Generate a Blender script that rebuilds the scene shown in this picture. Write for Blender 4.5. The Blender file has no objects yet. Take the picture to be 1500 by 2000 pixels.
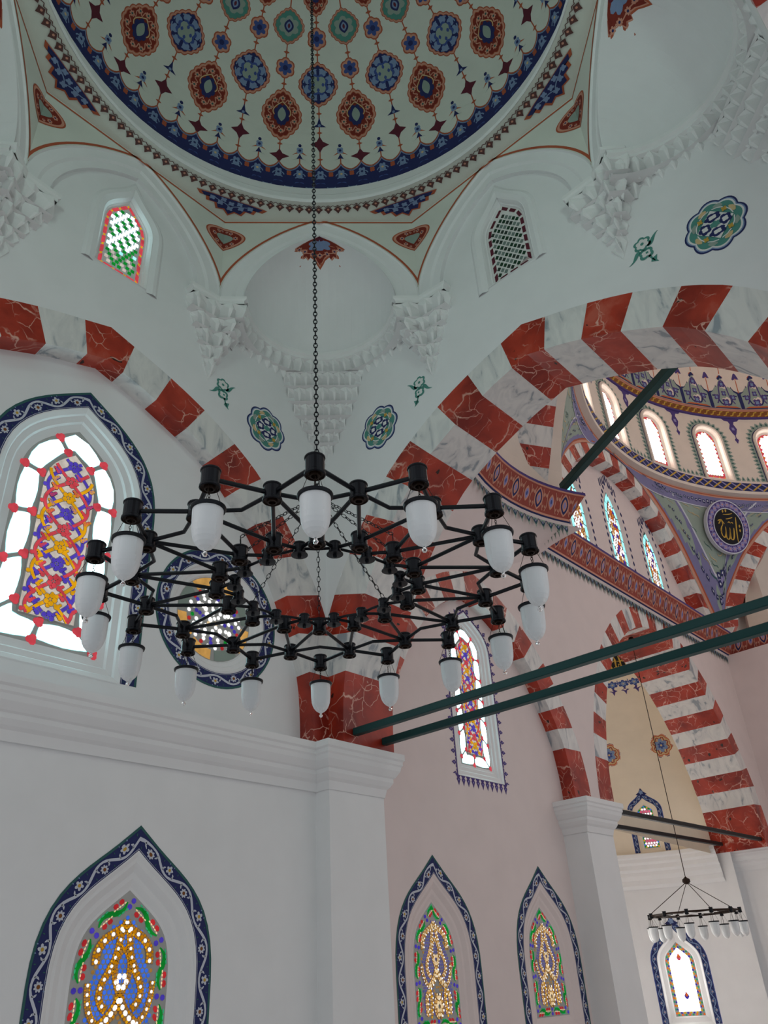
import bpy, math, random
from mathutils import Vector, Matrix
random.seed(7)
PI = math.pi
sc = bpy.context.scene
COL = sc.collection

# ------------------------------------------------------------------ materials
def lin(h):
    h = h.lstrip('#')
    v = [int(h[i:i+2], 16)/255 for i in (0, 2, 4)]
    return tuple((c/12.92 if c <= .04045 else ((c+.055)/1.055)**2.4) for c in v) + (1,)
MAT = {}
def base_mat(name, col, rough=.7, metal=0., spec=.3):
    m = bpy.data.materials.new(name); m.use_nodes = True
    b = m.node_tree.nodes['Principled BSDF']
    b.inputs['Base Color'].default_value = col if not isinstance(col, str) else lin(col)
    b.inputs['Roughness'].default_value = rough; b.inputs['Metallic'].default_value = metal
    b.inputs['Specular IOR Level'].default_value = spec
    MAT[name] = m
    return m, m.node_tree, b
def paint(name, col, var=.06, rough=.75):
    m, nt, b = base_mat(name, col, rough)
    c = lin(col)
    n = nt.nodes.new('ShaderNodeTexNoise'); n.inputs['Scale'].default_value = 2.5; n.inputs['Detail'].default_value = 5
    tc = nt.nodes.new('ShaderNodeTexCoord'); nt.links.new(tc.outputs['Object'], n.inputs['Vector'])
    r = nt.nodes.new('ShaderNodeValToRGB')
    r.color_ramp.elements[0].position = .3; r.color_ramp.elements[1].position = .7
    r.color_ramp.elements[0].color = tuple(x*(1-var) for x in c[:3])+(1,)
    r.color_ramp.elements[1].color = tuple(min(1, x*(1+var)) for x in c[:3])+(1,)
    nt.links.new(n.outputs['Fac'], r.inputs['Fac']); nt.links.new(r.outputs['Color'], b.inputs['Base Color'])
    return m
def emit(name, col, s):
    m = bpy.data.materials.new(name); m.use_nodes = True
    nt = m.node_tree; nt.nodes.clear()
    o = nt.nodes.new('ShaderNodeOutputMaterial'); e = nt.nodes.new('ShaderNodeEmission')
    e.inputs['Color'].default_value = lin(col)
    tc = nt.nodes.new('ShaderNodeTexCoord'); n = nt.nodes.new('ShaderNodeTexNoise'); n.inputs['Scale'].default_value = 9
    nt.links.new(tc.outputs['Object'], n.inputs['Vector'])
    mr = nt.nodes.new('ShaderNodeMapRange'); mr.inputs['To Min'].default_value = s*.8; mr.inputs['To Max'].default_value = s*1.2
    mr.inputs['From Min'].default_value = .3; mr.inputs['From Max'].default_value = .7
    nt.links.new(n.outputs['Fac'], mr.inputs['Value']); nt.links.new(mr.outputs['Result'], e.inputs['Strength'])
    nt.links.new(e.outputs[0], o.inputs['Surface']); MAT[name] = m
    return m
def red_marble():
    m, nt, b = base_mat('red_marble', '#8e2a1c', .33, 0, .4)
    N = nt.nodes; L = nt.links
    tc = N.new('ShaderNodeTexCoord')
    ns = N.new('ShaderNodeTexNoise'); ns.inputs['Scale'].default_value = 2.2; ns.inputs['Detail'].default_value = 4
    mx = N.new('ShaderNodeMixRGB'); mx.inputs['Fac'].default_value = .30
    L.new(tc.outputs['Object'], ns.inputs['Vector']); L.new(tc.outputs['Object'], mx.inputs['Color1']); L.new(ns.outputs['Color'], mx.inputs['Color2'])
    def vein(scale, w0, w1, cmask, rnd=1):
        v = N.new('ShaderNodeTexVoronoi'); v.feature = 'DISTANCE_TO_EDGE'; v.inputs['Scale'].default_value = scale
        L.new(mx.outputs['Color'], v.inputs['Vector'])
        mr = N.new('ShaderNodeMapRange'); mr.inputs['From Min'].default_value = w0; mr.inputs['From Max'].default_value = w1
        mr.inputs['To Min'].default_value = 1; mr.inputs['To Max'].default_value = 0
        L.new(v.outputs['Distance'], mr.inputs['Value'])
        n2 = N.new('ShaderNodeTexNoise'); n2.inputs['Scale'].default_value = cmask; L.new(tc.outputs['Object'], n2.inputs['Vector'])
        m2 = N.new('ShaderNodeMapRange'); m2.inputs['From Min'].default_value = .47; m2.inputs['From Max'].default_value = .6
        L.new(n2.outputs['Fac'], m2.inputs['Value'])
        mu = N.new('ShaderNodeMath'); mu.operation = 'MULTIPLY'; L.new(mr.outputs[0], mu.inputs[0]); L.new(m2.outputs[0], mu.inputs[1])
        return mu
    a = vein(2.6, .004, .022, 1.7); c = vein(6.5, .004, .03, 2.9)
    mxv = N.new('ShaderNodeMath'); mxv.operation = 'MAXIMUM'; L.new(a.outputs[0], mxv.inputs[0]); L.new(c.outputs[0], mxv.inputs[1])
    n3 = N.new('ShaderNodeTexNoise'); n3.inputs['Scale'].default_value = 3.0; n3.inputs['Detail'].default_value = 6
    L.new(mx.outputs['Color'], n3.inputs['Vector'])
    r = N.new('ShaderNodeValToRGB'); e = r.color_ramp.elements
    e[0].position = .32; e[0].color = lin('#7c1f14'); e[1].position = .62; e[1].color = lin('#b03a26')
    x = e.new(.74); x.color = lin('#bd5a48')
    L.new(n3.outputs['Fac'], r.inputs['Fac'])
    # dark inclusions
    v3 = N.new('ShaderNodeTexVoronoi'); v3.inputs['Scale'].default_value = 8; L.new(mx.outputs['Color'], v3.inputs['Vector'])
    n4 = N.new('ShaderNodeTexNoise'); n4.inputs['Scale'].default_value = 2.1; L.new(tc.outputs['Object'], n4.inputs['Vector'])
    lt = N.new('ShaderNodeMath'); lt.operation = 'LESS_THAN'; lt.inputs[1].default_value = .18; L.new(v3.outputs['Distance'], lt.inputs[0])
    gt = N.new('ShaderNodeMath'); gt.operation = 'GREATER_THAN'; gt.inputs[1].default_value = .58; L.new(n4.outputs['Fac'], gt.inputs[0])
    mu = N.new('ShaderNodeMath'); mu.operation = 'MULTIPLY'; L.new(lt.outputs[0], mu.inputs[0]); L.new(gt.outputs[0], mu.inputs[1])
    m1 = N.new('ShaderNodeMixRGB'); L.new(mu.outputs[0], m1.inputs['Fac']); L.new(r.outputs['Color'], m1.inputs['Color1']); m1.inputs['Color2'].default_value = lin('#2b1512')
    m2 = N.new('ShaderNodeMixRGB'); L.new(mxv.outputs[0], m2.inputs['Fac']); L.new(m1.outputs['Color'], m2.inputs['Color1']); m2.inputs['Color2'].default_value = lin('#d8a898')
    L.new(m2.outputs['Color'], b.inputs['Base Color'])
def white_marble():
    m, nt, b = base_mat('white_marble', '#cfcbc4', .4, 0, .4)
    N = nt.nodes; L = nt.links
    tc = N.new('ShaderNodeTexCoord'); mp = N.new('ShaderNodeMapping'); mp.inputs['Scale'].default_value = (1, 1, .35); mp.inputs['Rotation'].default_value = (.5, .4, .3)
    n = N.new('ShaderNodeTexNoise'); n.inputs['Scale'].default_value = 5; n.inputs['Detail'].default_value = 7; n.inputs['Distortion'].default_value = 1.2
    L.new(tc.outputs['Object'], mp.inputs['Vector']); L.new(mp.outputs[0], n.inputs['Vector'])
    r = N.new('ShaderNodeValToRGB'); e = r.color_ramp.elements
    e[0].position = .34; e[0].color = lin('#959da4'); e[1].position = .42; e[1].color = lin('#cccccb')
    x = e.new(.6); x.color = lin('#dcdbd8')
    L.new(n.outputs['Fac'], r.inputs['Fac']); L.new(r.outputs['Color'], b.inputs['Base Color'])
red_marble(); white_marble()
paint('plaster', '#e0e1e2', .02); paint('plaster_cream', '#cfd3ca', .03); paint('cream_main', '#d9cdc2', .03); paint('cream_apse', '#e2d6c2', .03); paint('beige', '#dacdcb', .025)
paint('relief_plaster', '#e3e4e4', .03)
paint('floor_carpet', '#dcd8d8', .05, .95)
for k, c in dict(navy='#232a5c', blue='#3c4f8c', lightblue='#788db0', dusk='#77759c', teal='#4c877d', tealdark='#2f5a58', vine='#bfc3cf', brown='#7a4a22', gold='#b9963f',
                 maroon='#5b2030', deepred='#7b2a1e', salmon='#c58d78', line='#a8553a', leafbrown='#5a3a38', greygreen='#8d9c93', purple='#4a3a78', lilac='#8d86b4',
                 orange='#b8603a', black='#0b0d16', pane_dark='#27362f', pane_grey='#6e7f7a', pane_green='#173c28', white='#d8d8d6', redpaint='#93443a', sand='#c9b083', lattice='#a9a9a6', tan2='#a8845c').items():
    paint('p_'+k, c, .05)
base_mat('black_metal', '#10141b', .32, .6, .5); base_mat('dark_brown_metal', '#2a1d16', .45, .5)
paint('green_bar', '#123e3e', .08, .45); paint('dark_bar', '#14181a', .08, .5)
m, nt, b = base_mat('frosted_glass', '#e6ecef', .45, 0, .5); b.inputs['Transmission Weight'].default_value = .25; b.inputs['Subsurface Weight'].default_value = 0.0
b.inputs['Roughness'].default_value = .55
m, nt, b = base_mat('clear_glass', '#ffffff', .05, 0, .5); b.inputs['Transmission Weight'].default_value = 1
for k, (c, s) in dict(white=('#c4fbff', 9.), day=('#fff4ec', 12.), sky=('#dcfff2', 20.), cyan=('#9be8ea', 1.5), cream=('#fff3e6', .62), red=('#e8505c', .8), blue=('#6450d8', .7), yellow=('#f2ae18', .85), orange=('#ff7a30', .8),
                      green=('#17a53a', .7), warm=('#fffaf4', 15.), skyblue=('#3f74f0', .95), gold=('#e0900c', .75), goldpale=('#f6d8a8', .95), violet=('#5b4bd6', .6), pink=('#f06a8a', .8),
                      amber=('#e8b060', .75), pearl=('#ffffff', 1.3), mint=('#49c98f', .6), grn2=('#1aa83c', .55), rd2=('#e23a3f', .6), slate=('#7f78c8', .5), tan=('#d09a50', .55)).items():
    emit('e_'+k, c, s)

# ------------------------------------------------------------------ mesh collector
class MB:
    def __init__(s): s.v = []; s.f = []; s.m = []; s.keys = []
    def key(s, k):
        if k not in s.keys: s.keys.append(k)
        return s.keys.index(k)
    def add(s, vs, fs, k):
        b = len(s.v); s.v += [tuple(p) for p in vs]; i = s.key(k)
        for f in fs: s.f.append(tuple(b+j for j in f)); s.m.append(i)
    def poly(s, pts, k): s.add(pts, [tuple(range(len(pts)))], k)
    def strip(s, A, B, k, closed=False):
        n = len(A); vs = list(A)+list(B)
        r = range(n) if closed else range(n-1)
        s.add(vs, [(i, (i+1) % n, n+(i+1) % n, n+i) for i in r], k)
    def loft(s, rings, k, closed=True):
        for a, b in zip(rings, rings[1:]): s.strip(a, b, k, closed)
    def box(s, c, d, k, M=None):
        vs = [Vector((c[0]+sx*d[0]/2, c[1]+sy*d[1]/2, c[2]+sz*d[2]/2)) for sx in (-1, 1) for sy in (-1, 1) for sz in (-1, 1)]
        if M: vs = [M @ v for v in vs]
        s.add(vs, [(0, 1, 3, 2), (4, 6, 7, 5), (0, 4, 5, 1), (2, 3, 7, 6), (0, 2, 6, 4), (1, 5, 7, 3)], k)
    def tube(s, pts, r, k, n=8, cap=True):
        pts = [Vector(p) for p in pts]; rings = []
        rs = r if isinstance(r, (list, tuple)) else [r]*len(pts)
        up = None
        for i, p in enumerate(pts):
            t = (pts[min(i+1, len(pts)-1)]-pts[max(i-1, 0)]).normalized()
            if up is None: up = Vector((0, 0, 1)) if abs(t.z) < .9 else Vector((1, 0, 0))
            a = t.cross(up)
            a.normalize(); b = a.cross(t); b.normalize(); up = b
            rings.append([p+(a*math.cos(2*PI*j/n)+b*math.sin(2*PI*j/n))*rs[i] for j in range(n)])
        s.loft(rings, k)
        if cap: s.poly(rings[0], k); s.poly(rings[-1][::-1], k)
    def lathe(s, prof, k, n=20, c=(0, 0, 0), kk=None):
        rings = [[Vector((c[0]+r*math.cos(2*PI*j/n), c[1]+r*math.sin(2*PI*j/n), c[2]+z)) for j in range(n)] for r, z in prof]
        s.loft(rings, k)
    def build(s, name, parent=None, origin=None, smooth=False):
        me = bpy.data.meshes.new(name)
        o3 = Vector(origin) if origin else Vector((0, 0, 0))
        me.from_pydata([tuple(Vector(p)-o3) for p in s.v], [], s.f)
        for k in s.keys: me.materials.append(MAT[k])
        me.polygons.foreach_set('material_index', s.m)
        if smooth: me.polygons.foreach_set('use_smooth', [True]*len(s.f))
        me.update()
        o = bpy.data.objects.new(name, me); COL.objects.link(o)
        o.location = o3
        if parent is not None:
            o.parent = parent; o.location = o3 - parent.matrix_basis.translation
        return o
def empty(name, loc):
    o = bpy.data.objects.new(name, None); COL.objects.link(o); o.location = loc; o.empty_display_size = .1
    return o
def tag(o, label=None, cat=None, group=None, kind=None):
    if label: o['label'] = label
    if cat: o['category'] = cat
    if group: o['group'] = group
    if kind: o['kind'] = kind
    return o
def struct(o): o['kind'] = 'structure'; return o

# ------------------------------------------------------------------ surface maps: f(u, v, h) -> world; h towards the room
def plane(c, deg, ap):
    n = Vector((math.cos(math.radians(deg)), math.sin(math.radians(deg)), 0)); r = Vector((n.y, -n.x, 0)); c = Vector((c[0], c[1], 0))
    return lambda u, v, h=0: c+n*(ap-h)+r*u+Vector((0, 0, v))
def cylmap(c, R, deg):
    a0 = math.radians(deg)
    return lambda u, v, h=0: Vector((c[0]+(R-h)*math.cos(a0-u/R), c[1]+(R-h)*math.sin(a0-u/R), v))
def sphmap(c, R, deg, lam):   # local patch of a sphere seen from inside
    a0 = math.radians(deg); l0 = math.radians(lam)
    def f(u, v, h=0):
        l = l0+v/R; a = a0-u/(R*math.cos(l0)); r = R-h
        return Vector((c[0]+r*math.cos(l)*math.cos(a), c[1]+r*math.cos(l)*math.sin(a), c[2]+r*math.sin(l)))
    return f
def shift(f, du, dv, s=1, rot=0, sy=None):
    cr, sr = math.cos(rot), math.sin(rot); sy = s if sy is None else sy
    return lambda u, v, h=0: f(du+(u*s*cr-v*sy*sr), dv+(u*s*sr+v*sy*cr), h)

# ------------------------------------------------------------------ 2-D curves
def bez(p0, p1, p2, p3, n=14):
    o = []
    for i in range(n+1):
        t = i/n; a = (1-t)**3; b = 3*t*(1-t)**2; c = 3*t*t*(1-t); d = t**3
        o.append((a*p0[0]+b*p1[0]+c*p2[0]+d*p3[0], a*p0[1]+b*p1[1]+c*p2[1]+d*p3[1]))
    return o
def arch(hw, zb, zs, za, full=True, n=12, k1=.5, k2=.5, slope=None):
    """right half from (hw, zb) up to (0, za), then mirrored"""
    sl = slope if slope is not None else (za-zs)/hw*.95
    b = hw*k2
    R = [(hw, zb)] + bez((hw, zs), (hw, zs+(za-zs)*k1), (b, za-sl*b), (0, za), n)
    if zb == zs: R = R[1:]
    if not full: return R
    return R + [(-x, z) for x, z in R[-2::-1]]
def ztop(curve, s):
    """height of an arch curve at offset s"""
    s = abs(s); best = None
    for (x0, z0), (x1, z1) in zip(curve, curve[1:]):
        if x0 < 0 or x1 < -1e-9: break
        lo, hi = min(x0, x1), max(x0, x1)
        if lo-1e-7 <= s <= hi+1e-7 and hi-lo > 1e-9:
            t = (s-x0)/(x1-x0); z = z0+(z1-z0)*t
            best = z if best is None else max(best, z)
    return best
def dens(P, m):
    o = []
    for a, b in zip(P, P[1:]):
        for i in range(m): o.append((a[0]+(b[0]-a[0])*i/m, a[1]+(b[1]-a[1])*i/m))
    return o+[P[-1]]
def resample(P, n, fr=None):
    L = [0]
    for a, b in zip(P, P[1:]): L.append(L[-1]+math.hypot(b[0]-a[0], b[1]-a[1]))
    T = L[-1]; o = []
    for f in (fr if fr is not None else [i/n for i in range(n+1)]):
        d = max(0, min(1, f))*T; i = 0
        while i < len(L)-2 and L[i+1] < d: i += 1
        t = (d-L[i])/max(1e-9, L[i+1]-L[i]); o.append((P[i][0]+(P[i+1][0]-P[i][0])*t, P[i][1]+(P[i+1][1]-P[i][1])*t))
    return o
def plen(P): return sum(math.hypot(b[0]-a[0], b[1]-a[1]) for a, b in zip(P, P[1:]))
def normals(P, closed=False):
    N = []; n = len(P)
    for i in range(n):
        a = P[i-1] if (i > 0 or closed) else None; c = P[(i+1) % n] if (i < n-1 or closed) else None
        def nn(p, q):
            dx, dy = q[0]-p[0], q[1]-p[1]; l = math.hypot(dx, dy) or 1
            return (dy/l, -dx/l)
        v = [nn(a, P[i])] if a is not None else []
        if c is not None: v.append(nn(P[i], c))
        if len(v) == 2:
            x, y = v[0][0]+v[1][0], v[0][1]+v[1][1]; l = math.hypot(x, y) or 1; x, y = x/l, y/l
            k = 1/max(.35, x*v[0][0]+y*v[0][1]); N.append((x*k, y*k))
        else: N.append(v[0])
    return N
def offset(P, d, closed=False):
    """positive d = to the right of travel (outwards for arch() paths travelling right foot -> apex -> left foot)"""
    N = normals(P, closed); return [(p[0]+n[0]*d, p[1]+n[1]*d) for p, n in zip(P, N)]
def inset(P, d, keep=False):
    """inward offset of a symmetric arch outline (right foot -> apex -> left foot) without crossing the axis"""
    Q = offset(P, -d, True); m = max(range(len(P)), key=lambda i: P[i][1])
    R = Q[:m]; good = [p for p in R if p[0] > 1e-4]
    if len(good) < len(R) and len(good) > 1:
        (x0, y0), (x1, y1) = good[-2], good[-1]; s = (y1-y0)/(x0-x1) if x0 > x1+1e-6 else 0; ap_ = (0, y1+s*x1)
    else: ap_ = (0, Q[m][1])
    if keep: R = [p if p[0] > 1e-4 else ap_ for p in R]
    else: R = good
    return R+[ap_]+[(-x, y) for x, y in R[::-1]]
class Path:
    def __init__(s, P, closed=False):
        P = [p for i, p in enumerate(P) if i == 0 or math.hypot(p[0]-P[i-1][0], p[1]-P[i-1][1]) > 1e-5]
        s.P = P+[P[0]] if closed else P; s.N = normals(P, closed); s.N = s.N+[s.N[0]] if closed else s.N
        s.L = [0]
        for a, b in zip(s.P, s.P[1:]): s.L.append(s.L[-1]+math.hypot(b[0]-a[0], b[1]-a[1]))
        s.T = s.L[-1]
    def at(s, t, d=0):
        t = max(0, min(s.T, t)); i = 0
        while i < len(s.L)-2 and s.L[i+1] < t: i += 1
        f = (t-s.L[i])/max(1e-9, s.L[i+1]-s.L[i]); a, b = s.P[i], s.P[i+1]; m, n = s.N[i], s.N[i+1]
        return ((a[0]+m[0]*d)*(1-f)+(b[0]+n[0]*d)*f, (a[1]+m[1]*d)*(1-f)+(b[1]+n[1]*d)*f)

# ------------------------------------------------------------------ flat painting
LY = .0016
def fill(mb, f, P, k, lay=0, c=None, rings=1):
    """star-shaped outline P filled from its centre"""
    if c is None: c = (sum(p[0] for p in P)/len(P), sum(p[1] for p in P)/len(P))
    h = .002+lay*LY; n = len(P)
    prev = [f(p[0], p[1], h) for p in P]
    for r in range(1, rings):
        t = 1-r/rings
        cur = [f(c[0]+(p[0]-c[0])*t, c[1]+(p[1]-c[1])*t, h) for p in P]
        mb.strip(prev, cur, k, True); prev = cur
    mb.add(prev+[f(c[0], c[1], h)], [(i, (i+1) % n, n) for i in range(n)], k)
def ringp(mb, f, P, Q, k, lay=0): mb.strip([f(p[0], p[1], .002+lay*LY) for p in P], [f(q[0], q[1], .002+lay*LY) for q in Q], k, True)
def stroke(mb, f, P, w, k, lay=0, closed=False):
    n = len(P); ws = w if isinstance(w, (list, tuple)) else [w]*n
    N = normals(P, closed); h = .002+lay*LY
    A = [f(p[0]+m[0]*x/2, p[1]+m[1]*x/2, h) for p, m, x in zip(P, N, ws)]
    B = [f(p[0]-m[0]*x/2, p[1]-m[1]*x/2, h) for p, m, x in zip(P, N, ws)]
    mb.strip(A, B, k, closed)
def circ(x, y, r, n=10, ry=None, ph=0): return [(x+r*math.cos(ph+2*PI*i/n), y+(ry or r)*math.sin(ph+2*PI*i/n)) for i in range(n)]
def scal(x, y, rx, ry, lobes, amp=.08, n=None, ph=0, pw=1.):
    n = n or lobes*4; o = []
    for i in range(n):
        a = 2*PI*i/n; m = 1-amp+amp*abs(math.sin(lobes*(a+ph)/2))*1.6
        ca, sa = math.cos(a), math.sin(a)
        o.append((x+rx*m*(abs(ca)**pw)*(1 if ca >= 0 else -1), y+ry*m*(abs(sa)**pw)*(1 if sa >= 0 else -1)))
    return o
def rosette(mb, f, x, y, r, k1, k2, lay, pet=6):
    fill(mb, f, scal(x, y, r, r, pet, .28, pet*4), k1, lay); fill(mb, f, circ(x, y, r*.42, 7), k2, lay+1)
def ogive(x, y, rx, ry, n=8):
    """pointed oval (mandorla)"""
    R = [(x+rx*math.sin(PI*i/n)**.8, y-ry+2*ry*i/n) for i in range(n+1)]
    return R+[(2*x-a, b) for a, b in R[-2:0:-1]]
def medallion(mb, f, w, h, kind, lay=0):
    """ornamental oval w x h centred at the origin of f"""
    def ov(s, lob=18, amp=.045):
        o = []
        for i in range(72):
            a = 2*PI*i/72; m = (1-amp+amp*1.5*abs(math.sin(lob*a/2)))*s
            pt = 1+.09*max(0, abs(math.sin(a))-.80)/.20; m *= 1-.07*abs(math.sin(2*a))
            o.append((w/2*m*math.cos(a), h/2*m*math.sin(a)*pt))
        return o
    def band(s0, s1, k, l):
        ringp(mb, f, ov(s0), ov(s1), k, l)
    fld, l1, mid = {'red': ('p_deepred', 'p_line', 'p_salmon'), 'blue': ('p_navy', 'p_line', 'p_salmon'), 'teal': ('p_teal', 'p_line', 'p_salmon')}[kind]
    fill(mb, f, ov(1), l1, lay, (0, 0), 4); fill(mb, f, ov(.95), mid, lay+1, (0, 0), 4); fill(mb, f, ov(.87), l1, lay+2, (0, 0), 4); fill(mb, f, ov(.84), fld, lay+3, (0, 0), 4)
    if kind == 'red':
        for i in range(10):
            a = 2*PI*(i+.5)/10
            rosette(mb, f, w*.33*math.cos(a), h*.34*math.sin(a), w*.062, 'p_salmon', 'p_tealdark', lay+5)
            a += PI/10
            P = [(w*(.30+.045*math.sin(t*3))*math.cos(a-.22+.44*t/2), h*(.30+.05*math.sin(t*3))*math.sin(a-.22+.44*t/2)) for t in [x*.25 for x in range(9)]]
            stroke(mb, f, P, w*.022, 'p_salmon', lay+5)
        for sx in (-1, 1):
            stroke(mb, f, bez((0, h*.27), (sx*w*.12, h*.2), (sx*w*.34, h*.06), (sx*w*.14, -h*.04), 8), w*.022, 'p_sand', lay+5)
        fill(mb, f, scal(0, 0, w*.19, h*.21, 8, .12), 'p_navy', lay+6); fill(mb, f, ogive(0, h*.01, w*.10, h*.15), 'p_greygreen', lay+7)
        fill(mb, f, [(-w*.06, -h*.13), (0, -h*.25), (w*.06, -h*.13), (0, -h*.1)], 'p_navy', lay+6)
    elif kind == 'blue':
        for i in range(8):
            a = 2*PI*(i+.5)/8
            fill(mb, f, scal(w*.29*math.cos(a), h*.30*math.sin(a), w*.085, w*.10, 3, .2, 12, a), 'p_lightblue', lay+5)
            P = [(w*(.37)*math.cos(a+q), h*.37*math.sin(a+q)) for q in (-.3, -.15, 0, .15, .3)]
            stroke(mb, f, P, w*.03, 'p_lightblue', lay+5)
        fill(mb, f, scal(0, 0, w*.25, h*.25, 8, .15), 'p_blue', lay+6); fill(mb, f, scal(0, 0, w*.20, h*.21, 4, .2), 'p_greygreen', lay+7)
        for i in range(4):
            a = PI/2*i
            fill(mb, f, ogive(w*.12*math.cos(a), h*.13*math.sin(a), w*.035, h*.05), 'p_blue', lay+8)
    else:
        fill(mb, f, scal(0, 0, w*.30, h*.28, 6, .18), 'p_greygreen', lay+5); fill(mb, f, ogive(0, 0, w*.15, h*.2), 'p_navy', lay+6); fill(mb, f, ogive(0, 0, w*.09, h*.13), 'p_lightblue', lay+7); fill(mb, f, ogive(0, 0, w*.04, h*.08), 'p_maroon', lay+8)
def scroll_border(mb, f, path, w, period, lay=0, base='p_navy', rim='p_tealdark', vine='p_vine', flow=('p_vine', 'p_brown'), rim_in=False, amp=.27):
    """tile border running along a Path between offsets 0 and w (outwards)"""
    T = path.T; n = max(8, int(T/(period/12))); n = n
    def pf(t, d, h=0):
        p = path.at(t, d); return f(p[0], p[1], h)
    ts = sorted(set([T*i/n for i in range(n+1)]+path.L))
    S = lambda d0, d1, k, l: mb.strip([pf(t, d0, .002+l*LY) for t in ts], [pf(t, d1, .002+l*LY) for t in ts], k)
    S(0, w, base, lay); S(w*.86, w, rim, lay+1)
    S(w*.05, w*.075, vine, lay+1)
    c = w*.46
    k = max(1, round(T/period)); per = T/k
    A = []; B = []
    for t in [T*i/(k*14) for i in range(k*14+1)]:
        d = c+w*amp*math.sin(2*PI*t/per); th = w*.050*(1+.7*abs(math.cos(2*PI*t/per)))
        A.append(pf(t, d+th, .002+(lay+2)*LY)); B.append(pf(t, d-th, .002+(lay+2)*LY))
    mb.strip(A, B, vine, False)
    for i in range(2*k):
        t = per*(i+.5)/2; sg = -1 if i % 2 == 0 else 1
        g = lambda u, v, h=0: pf(t+u, c+sg*w*amp*.38+v, h)
        r = w*.215
        if i % 2 == 0: fill(mb, g, scal(0, 0, r, r, 8, .25, 24), flow[0], lay+3); fill(mb, g, circ(0, 0, r*.45, 8), flow[1], lay+4)
        else:
            fill(mb, g, scal(0, 0, r*.95, r*.95, 5, .38, 20, .3), flow[0], lay+3); fill(mb, g, circ(0, 0, r*.42, 6), 'p_gold' if flow[1] == 'p_brown' else flow[1], lay+4)
        for s2 in (-1, 1):
            fill(mb, g, ogive(s2*per*.13, -sg*w*.20, w*.045, w*.075, 5), vine, lay+2); fill(mb, g, ogive(s2*per*.06, sg*w*.30, w*.03, w*.05, 4), 'p_lightblue', lay+2)
            P = [(s2*per*(.10+.05*q), -sg*w*(.02+.16*q)*1.0) for q in (0, .5, 1)]
            stroke(mb, g, P, [w*.03, w*.10, w*.015], vine, lay+2)
            fill(mb, g, ogive(s2*per*.2, sg*w*.17, w*.03, w*.07, 4), rim, lay+2)
# ================================================================== camera
CAM = Vector((6.8204, -6.6784, 1.6)); YAW, PITCH, ROLL, FPX = 0.7093, 0.5407, -0.0617, 1546.47
fw = Vector((-math.sin(YAW)*math.cos(PITCH), math.cos(YAW)*math.cos(PITCH), math.sin(PITCH)))
rt = Vector((math.cos(YAW), math.sin(YAW), 0)); up = rt.cross(fw)
r2 = rt*math.cos(ROLL)+up*math.sin(ROLL); u2 = -rt*math.sin(ROLL)+up*math.cos(ROLL)
cd = bpy.data.cameras.new('camera'); cam = bpy.data.objects.new('camera', cd); COL.objects.link(cam)
M = Matrix((r2, u2, -fw)).transposed().to_4x4(); M.translation = CAM; cam.matrix_world = M
cd.sensor_fit = 'VERTICAL'; cd.sensor_height = 24; cd.lens = FPX*24/2000; cd.clip_start = .02; cd.clip_end = 200
sc.camera = cam

O1 = (3.5, -3.5)                    # centre of the corner bay
ZT = 4.12                           # top of the springing cornice
# ------------------------------------------------------------------ striped arches
def stones(name, f, inner, outer, depth, joints_in, joints_out, label, clampo=None, back=True, soffit_sign=1, origin=None, sub=5, foot=True):
    """f(u, v, h): h=0 the front face, the arch goes back to h=-depth. inner/outer: half curves apex -> foot"""
    mb = MB(); n = len(joints_in)-1
    for side in (1, -1):
        for i in range(n):
            k = 'red_marble' if i % 2 == 0 else 'white_marble'
            a = resample(inner, 0, [joints_in[i]+(joints_in[i+1]-joints_in[i])*j/sub for j in range(sub+1)])
            b = resample(outer, 0, [joints_out[i]+(joints_out[i+1]-joints_out[i])*j/sub for j in range(sub+1)])
            if clampo: b = [(min(x, clampo), z) for x, z in b]
            A = [f(side*x, z, 0) for x, z in a]; B = [f(side*x, z, 0) for x, z in b]; Cc = [f(side*x, z, -depth) for x, z in a]
            mb.strip(A, B, k); mb.strip(A, Cc, k)
            if back:
                D = [f(side*x, z, -depth) for x, z in b]; mb.strip(Cc, D, k)
    o = mb.build(name, None, origin)
    if label: tag(o, label, 'arch')
    return o
def jf(L, a, first, n):
    """joint fractions: keystone half length `first`, then n stones of length a, then the springer"""
    v = [0, first]; 
    for i in range(n): v.append(v[-1]+a)
    return [x/L for x in v]+[1.]
BI = [(0, 8.02), (.24, 7.945), (.47, 7.88), (.71, 7.79), (1.14, 7.61), (1.57, 7.38), (1.76, 7.24), (1.94, 7.07), (2.15, 6.85), (2.36, 6.59), (2.56, 6.31), (2.74, 6.0), (2.9, 5.68), (3.04, 5.35), (3.15, 5.1), (3.2, 4.93), (3.235, 4.7), (3.25, 4.4), (3.255, ZT-.1)]
BO = [(0, 8.51), (.34, 8.405), (.6, 8.33), (.86, 8.24), (1.12, 8.14), (1.36, 8.035), (1.6, 7.91), (1.82, 7.78), (2.04, 7.64), (2.25, 7.48), (2.44, 7.3), (2.62, 7.1), (2.85, 6.82), (3.05, 6.54), (3.22, 6.28), (3.37, 6.0), (3.5, 5.7), (3.6, 5.4), (3.68, 5.05), (3.72, 4.7), (3.74, 4.3), (3.74, ZT-.1)]
Li = plen(BI); Lo = plen(BO)
def seglen(P, zc):
    L = 0
    for a, b in zip(P, P[1:]):
        if b[1] < zc: t = (a[1]-zc)/(a[1]-b[1]); return L+math.hypot(b[0]-a[0], b[1]-a[1])*t
        L += math.hypot(b[0]-a[0], b[1]-a[1])
    return L
li = seglen(BI, 4.96); lo = seglen(BO, 4.96)
JI = jf(Li, (li-.24)/9, .24, 9); JO = jf(Lo, (lo-.34)/9, .34, 9)
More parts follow.
